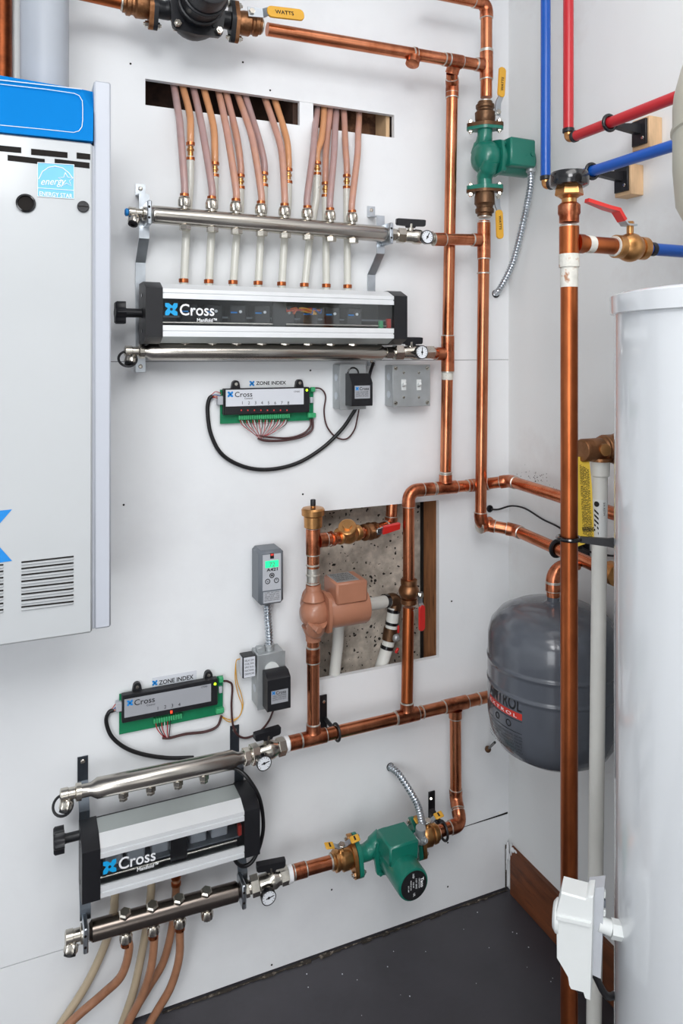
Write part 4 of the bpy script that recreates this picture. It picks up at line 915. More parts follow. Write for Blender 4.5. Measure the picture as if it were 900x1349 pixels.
# round port, lock, label, emblem
p = at(34, 268, .3075); mk('port_ring', MB().lathe(p, EY, [(.0150, 0), (.0155, .003), (.0125, .004), (.0115, .0005)], 28, cap=False), 'blackgloss', door); mk('port_hole', MB().cyl(p, p+EY*.0008, .0118, n=24), 'hole', door)
p = at(109.5, 272.5, .3075); k = mk('door_lock', MB().lathe(p, EY, [(.0098, 0), (.0098, .003), (.009, .004), (0, .004)], 24), 'black', door)
mk('lock_slot', MB().box(p+V((0, -.0042, 0)), (.016, .0005, .0015)), 'hole', k)
es = poly_on([(49.5, 214), (97.5, 217), (97.5, 262), (49.5, 258.5)], .3080, .001, 'lblue', 'energy_label', door)
m_ = MB(); u = at(73, 222, .3084).x
for a, b in (((49.5, 214), (97.5, 217)), ((97.5, 217), (97.5, 262)), ((97.5, 262), (49.5, 258.5)), ((49.5, 258.5), (49.5, 214)), ((49.5, 247.5), (97.5, 251))): m_.tube([at(*a, .3084), at(*b, .3084)], .0006, 6)
m_.tube([at(51, 236, .3084), at(56, 226, .3084), at(64, 220.5, .3084), at(73, 219, .3084), at(83, 221.5, .3084), at(91, 228, .3084), at(96, 235, .3084)], .0008, 6)
sc = at(87, 237, .3084); st = [sc+V((math.cos(a)*r, 0, math.sin(a)*r)) for a, r in ((math.pi/2+i*math.pi/5+.1, .0125 if i % 2 == 0 else .0055) for i in range(11))]; m_.tube(st, .0007, 6)
mk('label_lines', m_, 'white', es)
text('ENERGY STAR', .0100, at(51.5, 257.5, .3086), 'white', es, U=(1, 0, .0), width=.052, bold=.0001)
text('energy', .0175, at(53, 243.5, .3086), 'white', es, U=(1, 0, .1), W=(.25, 0, 1), width=.038)
E_ = [(16, 671), (-14, 705.5), (16, 739), (-13, 743), (-30, 725), (-47, 747), (-76, 751), (-44, 708), (-76, 680), (-47, 680), (-30, 692), (-13, 674)]
E_ = [at(px, py, .3078) for px, py in E_]; o_ = V((at(-30, 708, .3078))); ee = MB(); ee.add([o_]+E_, [(0, (i+1) % 12+1, i+1) for i in range(12)]); mk('emblem', ee, 'blueink', door)
# vent pipe, copper and white pipes behind boiler
c = at(59, 464, .16); t = thing('vent_pipe', 'fat grey vent pipe rising from top of the boiler', 'pipe', (c.x, c.y, 1.84))
mk('pipe_body', MB().cyl((c.x, c.y, 1.80), (c.x, c.y, 2.64), .0425, n=40), 'duct', t); mk('collar', MB().lathe((c.x, c.y, 1.86), ez, [(.047, 0), (.048, .004), (.048, .03), (.044, .034)], 36), 'copper_dark', t)
c = at(3, 464, .10); solo('copper_pipe', MB().cyl((c.x, c.y, 1.75), (c.x, c.y, 2.64), .0175, n=24), 'copper_dark', 'dark vertical copper pipe in top left corner behind the boiler', 'pipe')
c = at(21, 464, .08); solo('white_pipe', MB().cyl((c.x, c.y, 1.75), (c.x, c.y, 2.64), .0108, n=24), 'plastic', 'thin white vertical pipe between dark copper pipe and grey vent', 'pipe')
# ================================================================ controls on the wall
def mpp(px, d): return (1.636-d)/(.916-.4011*(px-450)/966)/966      # metres per pixel, vertical
def wbox(name, m, parent, x0, x1, z0, z1, d0, d1, b=.002): return mk(name, MB().box(((x0+x1)/2, -(d0+d1)/2, (z0+z1)/2), (x1-x0, d1-d0, z1-z0), b), m, parent)
def X(px, d): return at(px, 464, d).x
def wire(root, pts, r, m, name='wire', n=8, k=8): return mk(name, MB().tube(spline([at(*p) for p in pts], k), r, n), m, root)
def zone_module(label, hx0, hx1, cy0, cy1, pby, lab_, tabs_, zi, lg, cr, digs, dh, leds, term, gled, rt, sign_label, n):
    """h*: housing px range, cy: y at centre top and bottom of housing, pby bottom of circuit board at centre"""
    xm = (hx0+hx1)/2; d = .026; x0, x1 = X(hx0, d), X(hx1, d); zt = at(xm, cy0, d).z; zb = at(xm, cy1, d).z; zp = at(xm, pby, .008).z
    t = thing('zone_module', label, 'controller', ((x0+x1)/2, 0, zp))
    b = wbox('circuit_board', 'pcb', t, x0-.004, x1+.016, zp, zt-.003, .006, .009, 0)
    h = wbox('housing', 'black', t, x0, x1, zb, zt, .009, d, .0015)
    wbox('label_plate', 'whitelabel' if n == 8 else 'greylabel', h, X(lab_[0], d), X(lab_[1], d), at(xm, lab_[3], d).z, at(xm, lab_[2], d).z, d, d+.0008, 0)
    for px, py in tabs_:
        p = at(px, py, .012); tb = mk('mounting_tab', MB().prism(hull(circ(0, 0, .0085, 16)+[(-.0105, -.012), (.0105, -.012)]), p+V((0, .011, 0)), ex, ez, .011), 'black', t)
        mk('screw', MB().lathe(p+V((0, -.0002, 0)), EY, [(.0042, 0), (.0036, .0018), (0, .002)], 12), 'nickel', tb)
    f = d+.001; s = mpp(xm, f)
    logo(h, at(*lg, f), lg_s*s if False else 3.6*s, 'blueink', off=.0002)
    text('Cross', cr[2]*s*1.38, at(cr[0], cr[1], f), 'ink', h, bold=.0001, width=X(cr[3], f)-X(cr[0], f))
    text('Control', 2.6*s*1.3, at(cr[4], cr[5], f), 'ink', h)
    text('ZC108' if False else 'CP200', 2.6*s*1.2, at(lab_[1]-13, lab_[2]+dh[1]+4, f), 'ink', h)
    for k, (px, py) in enumerate(digs): text(str(k+1), dh[0]*s*1.38, at(px, py+dh[0]/2, f), 'ink', h, align='CENTER')
    for px, py, m in leds: mk('indicator_lamp', MB().box(at(px, py, d), (.0028, .0012, .003), .0004) if m == 'dimled' else MB().box(at(px, py, d), (.0042, .002, .006), .0006), m, h)
    (ta, tb_, ty) = term; nT = (3*n)//1 if n == 8 else 12; xa0, xa1 = X(ta, .016), X(tb_, .016); zc = at((ta+tb_)/2, ty, .016).z; w_ = (xa1-xa0)/nT
    for k in range(nT): mk('terminal', MB().box((xa0+w_*(k+.5), -.013, zc), (w_*.86, .012, .0105), .0008), 'term', b)
    mk('power_lamp', MB().sphere(at(*gled, d), .0030, 10), 'led', h)
    for px, py in rt: mk('terminal', MB().box(at(px, py, .014), (.010, .010, .011), .0008), 'term', b)
    mk('relay', MB().box(V((x1+.009, -.013, (zt+zb)/2-.002)), (.008, .008, .014), .001), 'lgrey', b)
    wbox('cable_socket', 'lgrey', t, x0-.012, x0+.001, (zt*.55+zb*.45)-.010, (zt*.55+zb*.45)+.010, .004, .018, .001)
    # sticker
    a = at(zi[0]-9, zi[1]+4, 0); w2 = X(zi[2]+4, 0)-a.x; z_ = mpp(xm, 0)
    sg = solo('zone_sticker', MB().box((a.x+w2/2, -.0009, at((zi[0]+zi[2])/2, (zi[1]+zi[3])/2-3, 0).z), (w2, .0008, 14*z_), 0), 'whitelabel' if n != 8 else 'wall', sign_label, 'sticker'); ORG[sg.name] = sg.location.copy()
    text('ZONE INDEX', zi[4]*z_*1.38, at(zi[0], zi[1], .0016), 'ink', sg, bold=.00025, width=X(zi[2], 0)-X(zi[0], 0)); logo(sg, at(zi[0]-5.5, (zi[1]-zi[4]/2)+.5, .0012), 3.3*z_, 'blueink', off=.0002)
    return t
zm1 = zone_module('long eight zone control module with white face under the upper cover', 295, 408, 511, 545, 556, (297.5, 400, 512.5, 534), ((311, 506), (395, 504.5)), (337.5, 507, 377, 502, 4.6), (303.5, 519.5), (309, 523, 6.8, 332, 322, 526),
            [(319.3+8.65*i, 530.5) for i in range(8)], (4.2, .5), [(318+8.6*i, 540.5, 'dimled') for i in range(8)], (314, 382, 549), (404.3, 514), ((412, 513), (408, 547), (413, 547)), 'small printed zone sticker above the eight zone module', 8)
zm2 = zone_module('long four zone control module with grey face above the lower unit', 161, 287, 905.5, 941, 954, (163.8, 278, 910.5, 934), ((181, 905), (275, 889.5)), (209.5, 902, 255, 893, 5.6), (171.2, 926), (176.5, 929.5, 7.6, 203.5, 193, 930.5),
            [(208, 933), (217.7, 931), (227, 929.3), (236.3, 927.8)], (4.6, -8), [(225.8, 938, 'redled')], (202, 240, 946.5), (283.4, 901), ((291, 895), (287, 936), (292, 935)), 'raised printed zone sticker above the four zone module', 4)
# wires of module 1
for i in range(8):
    px = 316+8.4*i
    for k, m_ in ((0, 'redwire'), (2.2, 'whitewire'), (4, 'brownwire')): wire(zm1, [(px+k, 553, .012), (px+k+(346-px)*.12, 560, .016), (346+(px-346)*.45, 570, .016), (343+(px-346)*.05+k*.5, 577, .014)], .0009, m_, n=6, k=5)
wire(zm1, [(340, 577, .012), (350, 580.5, .013), (375, 580, .012), (398, 575, .012), (411, 566, .012), (412, 552, .012)], .0030, 'brownwire')
wire(zm1, [(342, 574, .014), (355, 576, .016), (380, 577, .014), (400, 571, .014), (409, 561, .013), (409, 552, .012)], .0024, 'brownwire')
for i, m_ in enumerate(('redwire', 'whitewire', 'bluewire', 'orgwire', 'redwire')): wire(zm1, [(291, 518+i*2, .012), (284, 516+i*2, .016), (279, 520+i*.8, .012)], .0009, m_, n=6)
cab = solo('power_cable', MB().tube(spline([at(*p) for p in ((281, 521, .010), (275.5, 526, .010), (273.5, 542, .008), (278, 572, .008), (293, 599, .008), (322, 615, .008), (355, 618.5, .008), (392, 610, .008), (425, 590, .010), (450, 566, .018), (464, 546, .030), (469, 538, .036))], 8), .0046, 12), 'cable', 'black cable looping under the eight zone module to the adapter', 'cable')
solo('low_voltage_wire', MB().tube(spline([at(*p) for p in ((413, 511, .014), (423, 512.5, .010), (429, 522, .008), (427, 542, .008), (431, 562, .008), (443, 576, .008), (457, 578, .008), (467, 566, .016), (471, 550, .028), (473, 539, .036))], 8), .0019, 10), 'brownwire', 'thin brown wire between eight zone module and upper adapter', 'wire')
# wires of module 2
for i, m_ in enumerate(('redwire', 'cable', 'redwire', 'whitewire', 'redwire', 'cable')): wire(zm2, [(205+i*4, 951-i*.9, .012), (207+i*3.4, 960-i*.5, .016), (213+i*2, 968, .016), (218+i, 972, .012)], .0011, m_, n=6, k=5)
wire(zm2, [(214, 972, .012), (224, 972, .012), (245, 967, .010), (270, 964, .010), (286, 957, .010), (292, 943, .012)], .0030, 'brownwire')
for i, m_ in enumerate(('redwire', 'whitewire', 'bluewire', 'orgwire', 'brownwire')): wire(zm2, [(160, 926+i*3, .012), (153, 927+i*2.5, .015), (147, 935+i*1, .012)], .0009, m_, n=6)
solo('power_cable', MB().tube(spline([at(*p) for p in ((150, 935, .012), (143, 939, .012), (140, 951, .010), (147, 970, .010), (165, 985, .010), (190, 994, .010), (222, 998.5, .012), (255, 998, .014))], 8), .0042, 12), 'cable', 'black cable dropping from four zone module behind lower unit', 'cable')
solo('low_voltage_wire', MB().tube(spline([at(*p) for p in ((295, 897, .014), (301, 898, .010), (306, 904, .008), (305, 930, .008), (307, 955, .008), (313, 968, .008), (325, 972, .008), (342, 964, .010), (354, 950, .020), (360, 936, .040))], 8), .0024, 10), 'brownwire', 'thin brown wire from four zone module to the lower adapter', 'wire')
for k in (0, 1): solo('yellow_wire', MB().tube(spline([at(*p) for p in ((315+k, 868, .030), (311, 872, .020), (310+k*2, 895, .010), (314+k*4, 915, .008), (319+k, 930, .008), (315, 944, .008), (303, 951-k*3, .008), (290, 943, .012))], 8), .0011, 8), 'yelwire', ('outer' if k else 'inner')+' thin yellow wire between small relay and four zone module', 'wire')
solo('black_cord', MB().tube(spline([at(*p) for p in ((303, 1011, .07), (314, 1014, .08), (328, 1027, .095), (342, 1052, .10), (347, 1085, .10), (343, 1112, .10), (333, 1134, .10), (321, 1141, .10), (311, 1135, .10), (307, 1122, .10))], 8), .0042, 12), 'cable', 'black cord arching beside right end cap of lower cover', 'cord')
# ---- transformer boxes
def jbox(name, label, pxl, pxr, yt, yb, d, holes=True):
    x0, x1 = X(pxl, d), X(pxr, d); xm = (pxl+pxr)/2; z0, z1 = at(xm, yb, d).z, at(xm, yt, d).z
    t = thing(name, label, 'electrical box', ((x0+x1)/2, 0, z0)); wbox('box_body', 'galv', t, x0, x1, z0, z1, .0006, d-.002, .002); wbox('cover_plate', 'galv', t, x0-.001, x1+.001, z0-.001, z1+.001, d-.002, d, .0009)
    for dz in (-.022, .022): mk('knockout', MB().cyl((x0-.0006, -d*.5, (z0+z1)/2+dz), (x0+.001, -d*.5, (z0+z1)/2+dz), .009, n=18), 'zinc', t)
    return t, x0, x1, z0, z1
def adapter(label, pxl, pxr, yt, ych, yb, d0, d, lb):
    x0, x1 = X(pxl, d), X(pxr, d); xm = (pxl+pxr)/2; z1, zc, z0 = at(xm, yt, d0+.02).z, at(xm, ych, d).z, at(xm, yb, d).z
    t = thing('power_adapter', label, 'adapter', ((x0+x1)/2, -d0, z0))
    P = [(d0, z0), (d-.002, z0), (d, z0+.002), (d, zc-.002), (d-.002, zc), (d-(d-d0)*.45, z1), (d0, z1)]
    b = mk('adapter_body', MB().prism(P, (x1, 0, 0), EY, ez, x1-x0), 'black', t)
    l0, l1, m0, m1 = lb; f = d+.0004; s = mpp(xm, f)
    wbox('label_plate', 'greylabel', b, X(l0, f), X(l1, f), at(xm, m1, f).z, at(xm, m0, f).z, d, d+.0006, 0)
    logo(b, at(l0+3, m0+4, f), 2.2*s, 'blueink'); text('Cross', 4.5*s*1.3, at(l0+6, m0+6, f+.0006), 'ink', b, bold=.0001)
    for k in range(3): text(('CLASS 2 TRANSFORMER', 'INPUT 120V 60HZ', 'OUTPUT 24V 20VA')[k], 1.7*s*1.38, at(l0+1.5, m0+9.5+2.6*k, f+.0006), 'ink', b, width=(X(l1, f)-X(l0, f))*.82)
    return t
jb, a, b_, z0, z1 = jbox('junction_box', 'galvanised junction box behind the upper black adapter', 448, 482, 480, 539, .046)
mk('outlet_cover', MB().torus(((a+b_)/2, -.047, z1-.022), EY, .014, .002), 'blackgloss', jb)
adapter('black plug in adapter with label beside the double switch box', 463.5, 491, 492, 503, 535, .047, .083, (467.5, 487.5, 508, 525))
wire(jb, [(492, 478, .02), (488, 490, .03), (486, 500, .04)], .0040, 'cable')
sw, a, b_, z0, z1 = jbox('switch_box', 'galvanised box with two white toggle switches', 518, 566.5, 481, 535, .046)
for px in (532, 552):
    sg = mk('toggle_frame', MB().box(at(px, 507, .0465), (.0135, .0015, .027), .0006), 'plastic', sw); p = at(px, 505, .050); mk('toggle', MB().box(p+V((0, -.002, -.003)), (.0075, .014, .008), .0015, W=V((0, .45, 1))), 'plastic', sg)
for px, py, r in ((521.5, 485, .0052), (563, 485, .0052), (521.5, 531, .0052), (563, 530, .0052), (532, 491, .0034), (552, 491, .0034), (532, 523.5, .0034), (552, 523.5, .0034)):
    p = at(px, py, .046); s = mk('screw', MB().lathe(p, EY, [(r, 0), (r*.9, .0014), (0, .0018)], 14), 'nickel', sw); mk('screw_slot', MB().box(p+V((0, -.0019, 0)), (r*1.5, .0004, r*.25), 0, U=(1, 0, .5)), 'hole', s)
# ---- temperature control
dC = .062; x0, x1 = at(342, 760, dC).x-.001, at(374.5, 760, dC).x; z1, z0 = at(358, 725, dC).z, at(358, 797, dC).z
t = thing('temperature_control', 'grey wall temperature control with green screen marked A421', 'controller', ((x0+x1)/2, 0, z0))
b = mk('housing', MB().box(((x0+x1)/2, -.031, (z0+z1)/2), (x1-x0, .060, z1-z0), .0065), 'ctrl', t); f = dC-.0005
wbox('face_plate', 'lgrey', b, X(346, f), X(370, f), at(358, 777, f).z, at(358, 730, f).z, f-.001, f+.001, 0)
wbox('label_plate', 'lgrey', b, X(347, f), X(370, f), at(358, 793.5, f).z, at(358, 779, f).z, f-.001, f+.001, 0); f += .0012
sc_ = wbox('screen', 'lcd', b, X(349.5, f), X(367, f), at(358, 747.5, f).z, at(358, 738.5, f).z, f-.001, f+.0004, 0); s = mpp(358, f)
text('72', 6.2*s*1.38, at(358.5, 746.5, f+.0006), 'ctrl', b, align='CENTER'); text('A421', 4.0*s*1.38, at(351.5, 753.0, f), 'ink', b, bold=.0002, width=X(366, f)-X(351.5, f))
wbox('lamp_window', 'ink', b, X(356, f), X(361, f), at(358, 736, f).z, at(358, 729, f).z, f-.001, f+.0003, 0); wbox('indicator_lamp', 'dimled', b, X(356.6, f), X(360.4, f), at(358, 732, f).z, at(358, 729.5, f).z, f, f+.0008, 0)
for px, py, ch in ((358.3, 758, 'M'), (352.7, 766, 'v'), (364.3, 764.5, '^')):
    mk('button', MB().torus(at(px, py, f), EY, 3.0*s, .55*s, 18, 6), 'ink', b); text({'v': '\u25bc', '^': '\u25b2', 'M': 'M'}[ch] if False else {'v': 'v', '^': '^', 'M': 'M'}[ch], 3.6*s*1.3, at(px, py+1.4, f), 'ink', b, align='CENTER', bold=.0001)
for k in range(5): text(('UL LISTED  TEMP CONTROL', 'CE   120/240 VAC', '50/60 HZ  15A', 'TYPE 1 ENCLOSURE', 'ELECTRONIC CONTROL')[k], 1.7*s*1.38, at(348.5, 782.5+2.5*k, f), 'ink', b, width=X(368.5, f)-X(348.5, f))
# ---- lower box, adapter, relay and conduit
jb2, a, b_, z0, z1 = jbox('junction_box', 'galvanised junction box under the grey temperature control', 340, 375.5, 861, 932, .052)
mk('clamp_connector', MB().cyl(at(355, 857, .028), at(355, 850, .028), .0115, n=16).hexa(at(355, 851, .028), at(355, 848, .028), .013).box(at(343, 855, .028), (.02, .016, .014), .002), 'galv', jb2)
mk('outlet_face', MB().prism(hull(circ(0, 0, .017, 24)), at(358, 882, .0525)+V((0, .002, 0)), ex, ez, .0045), 'plastic', jb2)
adapter('black plug in adapter below the grey temperature control', 352.5, 383, 884, 893, 936, .057, .092, (357.5, 379.5, 909, 926))
cn = thing('metal_conduit', 'short straight ribbed conduit between temperature control and box', 'conduit', at(355, 850, .028))
ribbed([at(352, 796, .026), at(353, 815, .027), at(354.5, 832, .028), at(355, 851, .028)], .0088, cn)
x0, x1 = X(320, .045), X(336.5, .045); z1, z0 = at(328, 865, .045).z, at(328, 893, .045).z
t = thing('relay', 'small white labelled relay on left side of lower junction box', 'relay', ((x0+x1)/2, -.03, z0))
rb = mk('relay_body', MB().box(((x0+x1)/2, -.030, (z0+z1)/2), (x1-x0, .028, z1-z0), .001), 'black', t); mk('relay_label', MB().box(((x0+x1)/2+.001, -.0445, (z0+z1)/2), (x1-x0-.003, .0008, z1-z0-.003), 0).box((x0-.0004, -.030, (z0+z1)/2), (.0008, .020, z1-z0-.004), 0), 'whitelabel', t)
s = mpp(328, .046)
for k in range(5): text(('RELAY 24V', 'COIL 5VA', 'SPST N.O.', 'FUNCTIONAL', 'DEVICES')[k], 2.4*s*1.38, at(322.5, 872+4.4*k, .0452), 'ink', t, width=X(334.5, .045)-X(322.5, .045))
# ================================================================ inside the wall opening
t = thing('copper_pipe', 'copper branch with check valve entering the wall opening behind air vent', 'pipe', at(460, 700, .02))
q0 = E(713)+axD*.03; q1 = at(440, 709, .055); q2 = at(497, 697.5, .004); q3 = at(515, 692, -.022); q4 = at(517, 650, -.022); ax_ = (q2-q1).normalized()
run(t, [q0, q1+(q0-q1)*.3, at(434, 711, .058), q2+(q3-q2)*.2], er=.006, joints=False, sock=.004); run(t, [q2, q3, q4], er=.012, sock=.010)
coupling(t, at(482, 701, .016), ax_, L=.014); coupling(t, at(433, 711, .062), q1-q0, L=.012)
ck = thing('check_valve', 'brass check valve with hexagonal cap in the wall opening', 'valve', at(458, 705, .035)); cc_ = at(459, 704, .037)
mk('valve_body', MB().lathe(cc_-ax_*.034, ax_, [(.017, 0), (.0195, .003), (.0195, .010), (.0165, .014), (.021, .024), (.023, .034), (.021, .044), (.0165, .054), (.0195, .058), (.0195, .066), (.017, .068)], 24), 'brass', ck)
un = V((-.35, -.62, .70)).normalized(); mk('bonnet', MB().lathe(cc_, un, [(.019, .006), (.019, .026), (.0215, .027), (.0215, .034), (.019, .036)], 24), 'brass', ck); mk('hex_cap', MB().hexa(cc_+un*.034, cc_+un*.043, .0115), 'brass', ck)
bv = thing('ball_valve', 'bronze valve with short red lever inside the wall opening', 'valve', q2); valve_body(bv, at(487, 700, .012), ax_, L=.045, m='bronze', k=.85)
mk('stem', MB().cyl(at(492, 699, .018), at(498, 700, .046), .005, n=12), 'nickel', bv)
lv = mk('lever', MB().ribbon([at(497, 701, .046), at(505, 698, .046), at(508, 697, .046)], (0, -.25, 1), .016, .003), 'zinc', bv)
mk('grip', MB().ribbon([at(504.5, 698.5, .047), at(512, 696.5, .047), at(526, 692.5, .043)], (0, -.25, 1), [.019, .018, .015], .009), 'red', lv)
t = thing('insulated_pipe', 'white pipe with dark bands bending down inside the wall opening', 'pipe', at(500, 880, -.03))
P = [at(474, 798, .03), at(500, 794, -.015), at(513, 791, -.03)]; mk('pipe_section', MB().tube(P, .0158, 20), 'cpvc', t)
P2 = [at(519, 800, -.032), at(516, 825, -.032), at(511, 850, -.032), at(500, 885, -.032), at(492, 915, -.032)]
mk('elbow_fitting', MB().tube(spline([at(511, 791.5, -.03), at(518, 790, -.03), at(521, 794, -.032), at(519.5, 803, -.032)], 6), .0168, 20), 'bronze_dark', t)
mk('pipe_section', MB().tube(P2, .0158, 20), 'cpvc', t)
def band(pa, pb, m='blackgloss', r=.0172, nm='band'): mk(nm, MB().cyl(pa, pb, r, n=22), m, t)
band(at(506, 792, -.022), at(510, 791.5, -.027)); band(at(518.7, 802, -.032), at(518.2, 806, -.032)); band(at(516.5, 819, -.032), at(516, 822.5, -.032)); band(at(515, 827, -.032), at(512.5, 843, -.032), 'bronze_dark', .0180, 'valve_collar'); band(at(510.5, 850, -.032), at(509.5, 854.5, -.032))
mk('small_handle', MB().box(at(525, 829, -.010), (.006, .006, .020), .002), 'red', t); mk('small_handle', MB().box(at(523, 857, -.010), (.008, .006, .014), .002, U=(1, 0, -.6)), 'red', t); mk('drain_body', MB().cyl(at(518, 842, -.025), at(523, 840, -.006), .008, n=12).sphere(at(522, 840, -.010), .009, 12), 'galv', t)
solo('white_pipe', MB().tube([at(447, 815, -.02), at(445, 850, -.02), at(439, 905, -.02), at(436, 930, -.02)], .0138, 20), 'cpvc', 'white pipe descending in wall opening under the tan pump', 'pipe')
# ================================================================ right hand side
RX = .0111
dP = .12
def pex_run(name, label, col, px0, pyb, endp, fitpx):
    v = sd(px0, pyb, dP); t = thing(name, label, 'pipe', v)
    mk('pipe_section', MB().cyl(V((v.x, v.y, v.z+.014)), V((v.x, v.y, 2.64)), RX, n=24), col, t)
    e = sd(*endp, dP); e = V((e.x, e.y, v.z)); e2 = e+V((0, -.3, 0))
    mk('pipe_section', MB().cyl(V((v.x, v.y-.016, v.z)), e2, RX, n=24), col, t)
    mk('elbow_fitting', MB().tube([V((v.x, v.y, v.z+.02))]+arc(v, (0, 0, -1), (0, -1, 0), .009)[0]+[V((v.x, v.y-.022, v.z))], .0092, 16), 'brass', t)
    for p, a in ((V((v.x, v.y, v.z+.018)), ez), (V((v.x, v.y-.020, v.z)), ey)): mk('crimp_ring', MB().lathe(p-a*.005, a, [(RX, 0), (RX*1.12, .001), (RX*1.12, .009), (RX, .010)], 24), 'black', t)
    return v
vr = pex_run('red_pipe', 'red plastic pipe coming down and turning along the side wall', 'redpex', 749, 183, (885, 136), 0)
vb = pex_run('blue_pipe', 'blue plastic pipe coming down and turning behind the black cap', 'bluepex', 719, 245, (885, 203), 0)
def hanger(label, blabel, z, pxring):
    y = sd(pxring, 200, dP).y; c = V((XW-dP, y, z)); t = thing('pipe_hanger', label, 'hanger', (c.x, c.y, c.z-.03))
    mk('split_ring', MB().torus(c, ey, .0150, .0040, 28, 10), 'blackgloss', t)
    xb_ = XW-.036; mk('arm', MB().prism([(0, -.006), (.040, -.010), (xb_-c.x-.014, -.012), (xb_-c.x-.014, -.028), (xb_-c.x-.001, -.034), (xb_-c.x-.001, .014), (xb_-c.x-.014, .010), (.02, .004), (0, .006)], c+V((.014, .007, -.002)), ex, ez, .014), 'black', t)
    mk('base_plate', MB().box((xb_-.003+.0, y, z-.010), (.006, .038, .052), .001), 'black', t); mk('screw', MB().hexa((xb_-.006, y-.012, z-.024), (xb_-.009, y-.012, z-.024), .004), 'nickel', t)
    solo('wood_block', MB().box((XW-.0182, y-.0, z-.012), (.036, .046, .064), .0012), 'pale_wood', blabel, 'wood block')
hanger('black split ring hanger holding the red pipe', 'pale wood block behind the red pipe hanger', vr.z, 803)
hanger('black split ring hanger holding the blue pipe', 'pale wood block behind the blue pipe hanger', vb.z, 780)
# ---- free standing copper riser
g0 = ct(750, 464, 1.24); gx, gy = g0.x, g0.y
def Gz(py): return V((gx, gy, 1.45+(464-py)/966*1.24))
t = thing('copper_riser', 'tall aged copper riser standing in front of the grey tank', 'pipe', (gx, gy, 0))
sect(t, V((gx, gy, 0)), Gz(300), m='copper_old'); tee(t, Gz(320), ez, ex, half=.028, bl=.030, m='copper_old', jb=False)
mk('flux_residue', MB().lathe(Gz(352), -ez, [(RP*1.18, -.022), (RP*1.18, .0), (RP*1.03, .001), (RP*1.03, .034)], 24), 'flux', t)
vx = V((gx+.118, gy, Gz(320).z))
sect(t, Gz(320)+ex*.028, vx-ex*.02, m='copper_old'); mk('flux_residue', MB().cyl(Gz(320)+ex*.036, Gz(320)+ex*.050, RP*1.04, n=24), 'flux', t)
mk('reducer', MB().lathe(Gz(294), ez, [(RP*1.02, 0), (RP*1.15, .001), (RP*1.15, .012), (RP*1.3, .016), (RP*1.3, .030), (RP*1.0, .034)], 20), 'copper_fit', t)
mk('neck', MB().cyl(Gz(272), Gz(258), .0125, n=20), 'brass', t)
z_ = Gz(262); hx = mk('hex_union', MB().lathe(z_, ez, [(.013, 0), (.0165, .003), (.020, .006)], 20).lathe(z_+ez*.005, ez, [(.0225, 0), (.024, .002), (.022, .014), (.017, .024)], 6), 'brass', t)
cp = thing('vacuum_breaker', 'round glossy black cap on top of tall copper riser', 'vent', Gz(246)); mk('cap', MB().lathe(Gz(247), ez, [(.026, 0), (.0315, .003), (.0325, .008), (.0325, .020), (.030, .025), (.020, .027), (0, .027)], 40), 'blackgloss', cp)
# ---- valve and blue pipe
bv = thing('ball_valve', 'brass ball valve with raised red lever, top right', 'valve', vx); valve_body(bv, vx+ex*.018, ex, L=.072, m='brass')
mk('flux_residue', MB().cyl(vx-ex*.020, vx-ex*.010, RP*1.25, n=20), 'flux', bv)
mk('stem', MB().cyl(vx+ex*.018+ez*.018, vx+ex*.018+ez*.040, .006, n=14).hexa(vx+ex*.018+ez*.040, vx+ex*.018+ez*.046, .007), 'brass', bv)
s0 = vx+ex*.018+ez*.039
lv = mk('lever', MB().ribbon([s0+ex*.008, s0-ex*.012, s0-ex*.026+ez*.014], ey, .018, .003), 'zinc', bv)
mk('grip', MB().ribbon([s0-ex*.018+ez*.007, s0-ex*.032+ez*.024, s0-ex*.055+ez*.027, s0-ex*.098+ez*.036], ey, [.018, .019, .018, .010], .0065), 'red', lv)
vz = vx.z
t = thing('blue_pipe', 'short blue plastic pipe right of brass ball valve', 'pipe', vx+ex*.07); a = vx+ex*.052
mk('pipe_section', MB().cyl(a+ex*.004, V((XW-.002, gy, vz)), RX, n=24), 'bluepex', t); mk('crimp_ring', MB().cyl(a+ex*.012, a+ex*.022, RX*1.13, n=24), 'black', t)
# ---- white discharge pipe with relief valve and tag
p0 = ct(791, 464, 1.34); p1 = ct(783, 1330, 1.33); r_ = .0135
zt_ = 1.45+(464-612)/966*1.34; top = V((p0.x, p0.y, zt_)); bot = V((p1.x-.004, p1.y, .0))
t = thing('discharge_pipe', 'white plastic discharge pipe hanging below the relief valve', 'pipe', bot)
mk('pipe_section', MB().cyl(bot, top, r_, n=26), 'cpvc', t); mk('socket', MB().lathe(top-ez*.022, ez, [(r_, 0), (r_*1.22, .002), (r_*1.25, .028), (r_*1.3, .032), (r_*1.05, .034)], 24), 'cpvc', t)
axp = lambda h: top+(bot-top)*(h/(top.z-bot.z)); tq = axp(.10); tq = V((tq.x, tq.y, top.z))
lp = mk('print_patch', MB().tube([axp(.138), axp(.062)], r_*1.012, 26, cap=False), 'plastic', t)
cam2 = (CAM-top); cam2.z = 0; ang0 = math.atan2(cam2.y, cam2.x)
def wrapP(a0, zb_, R, c): return lambda x, y: V((c.x+R*math.cos(a0+y/R), c.y+R*math.sin(a0+y/R), zb_-x))
text('\u25cf', .013, top, 'ink', t, wrap=wrapP(ang0-.72, top.z-.064, r_*1.06, tq), bold=.0001); text('/////', .011, top, 'ink', t, wrap=wrapP(ang0-.68, top.z-.080, r_*1.06, tq), bold=.0003, width=.046)
text('3/4 ASTM', .006, top, 'ink', t, wrap=wrapP(ang0+.45, top.z-.066, r_*1.06, tq))
t = thing('relief_valve', 'brown cast relief valve on top of white discharge pipe', 'valve', top)
dd = V((.5, -.30, 0)).normalized(); rc = top+ez*.028
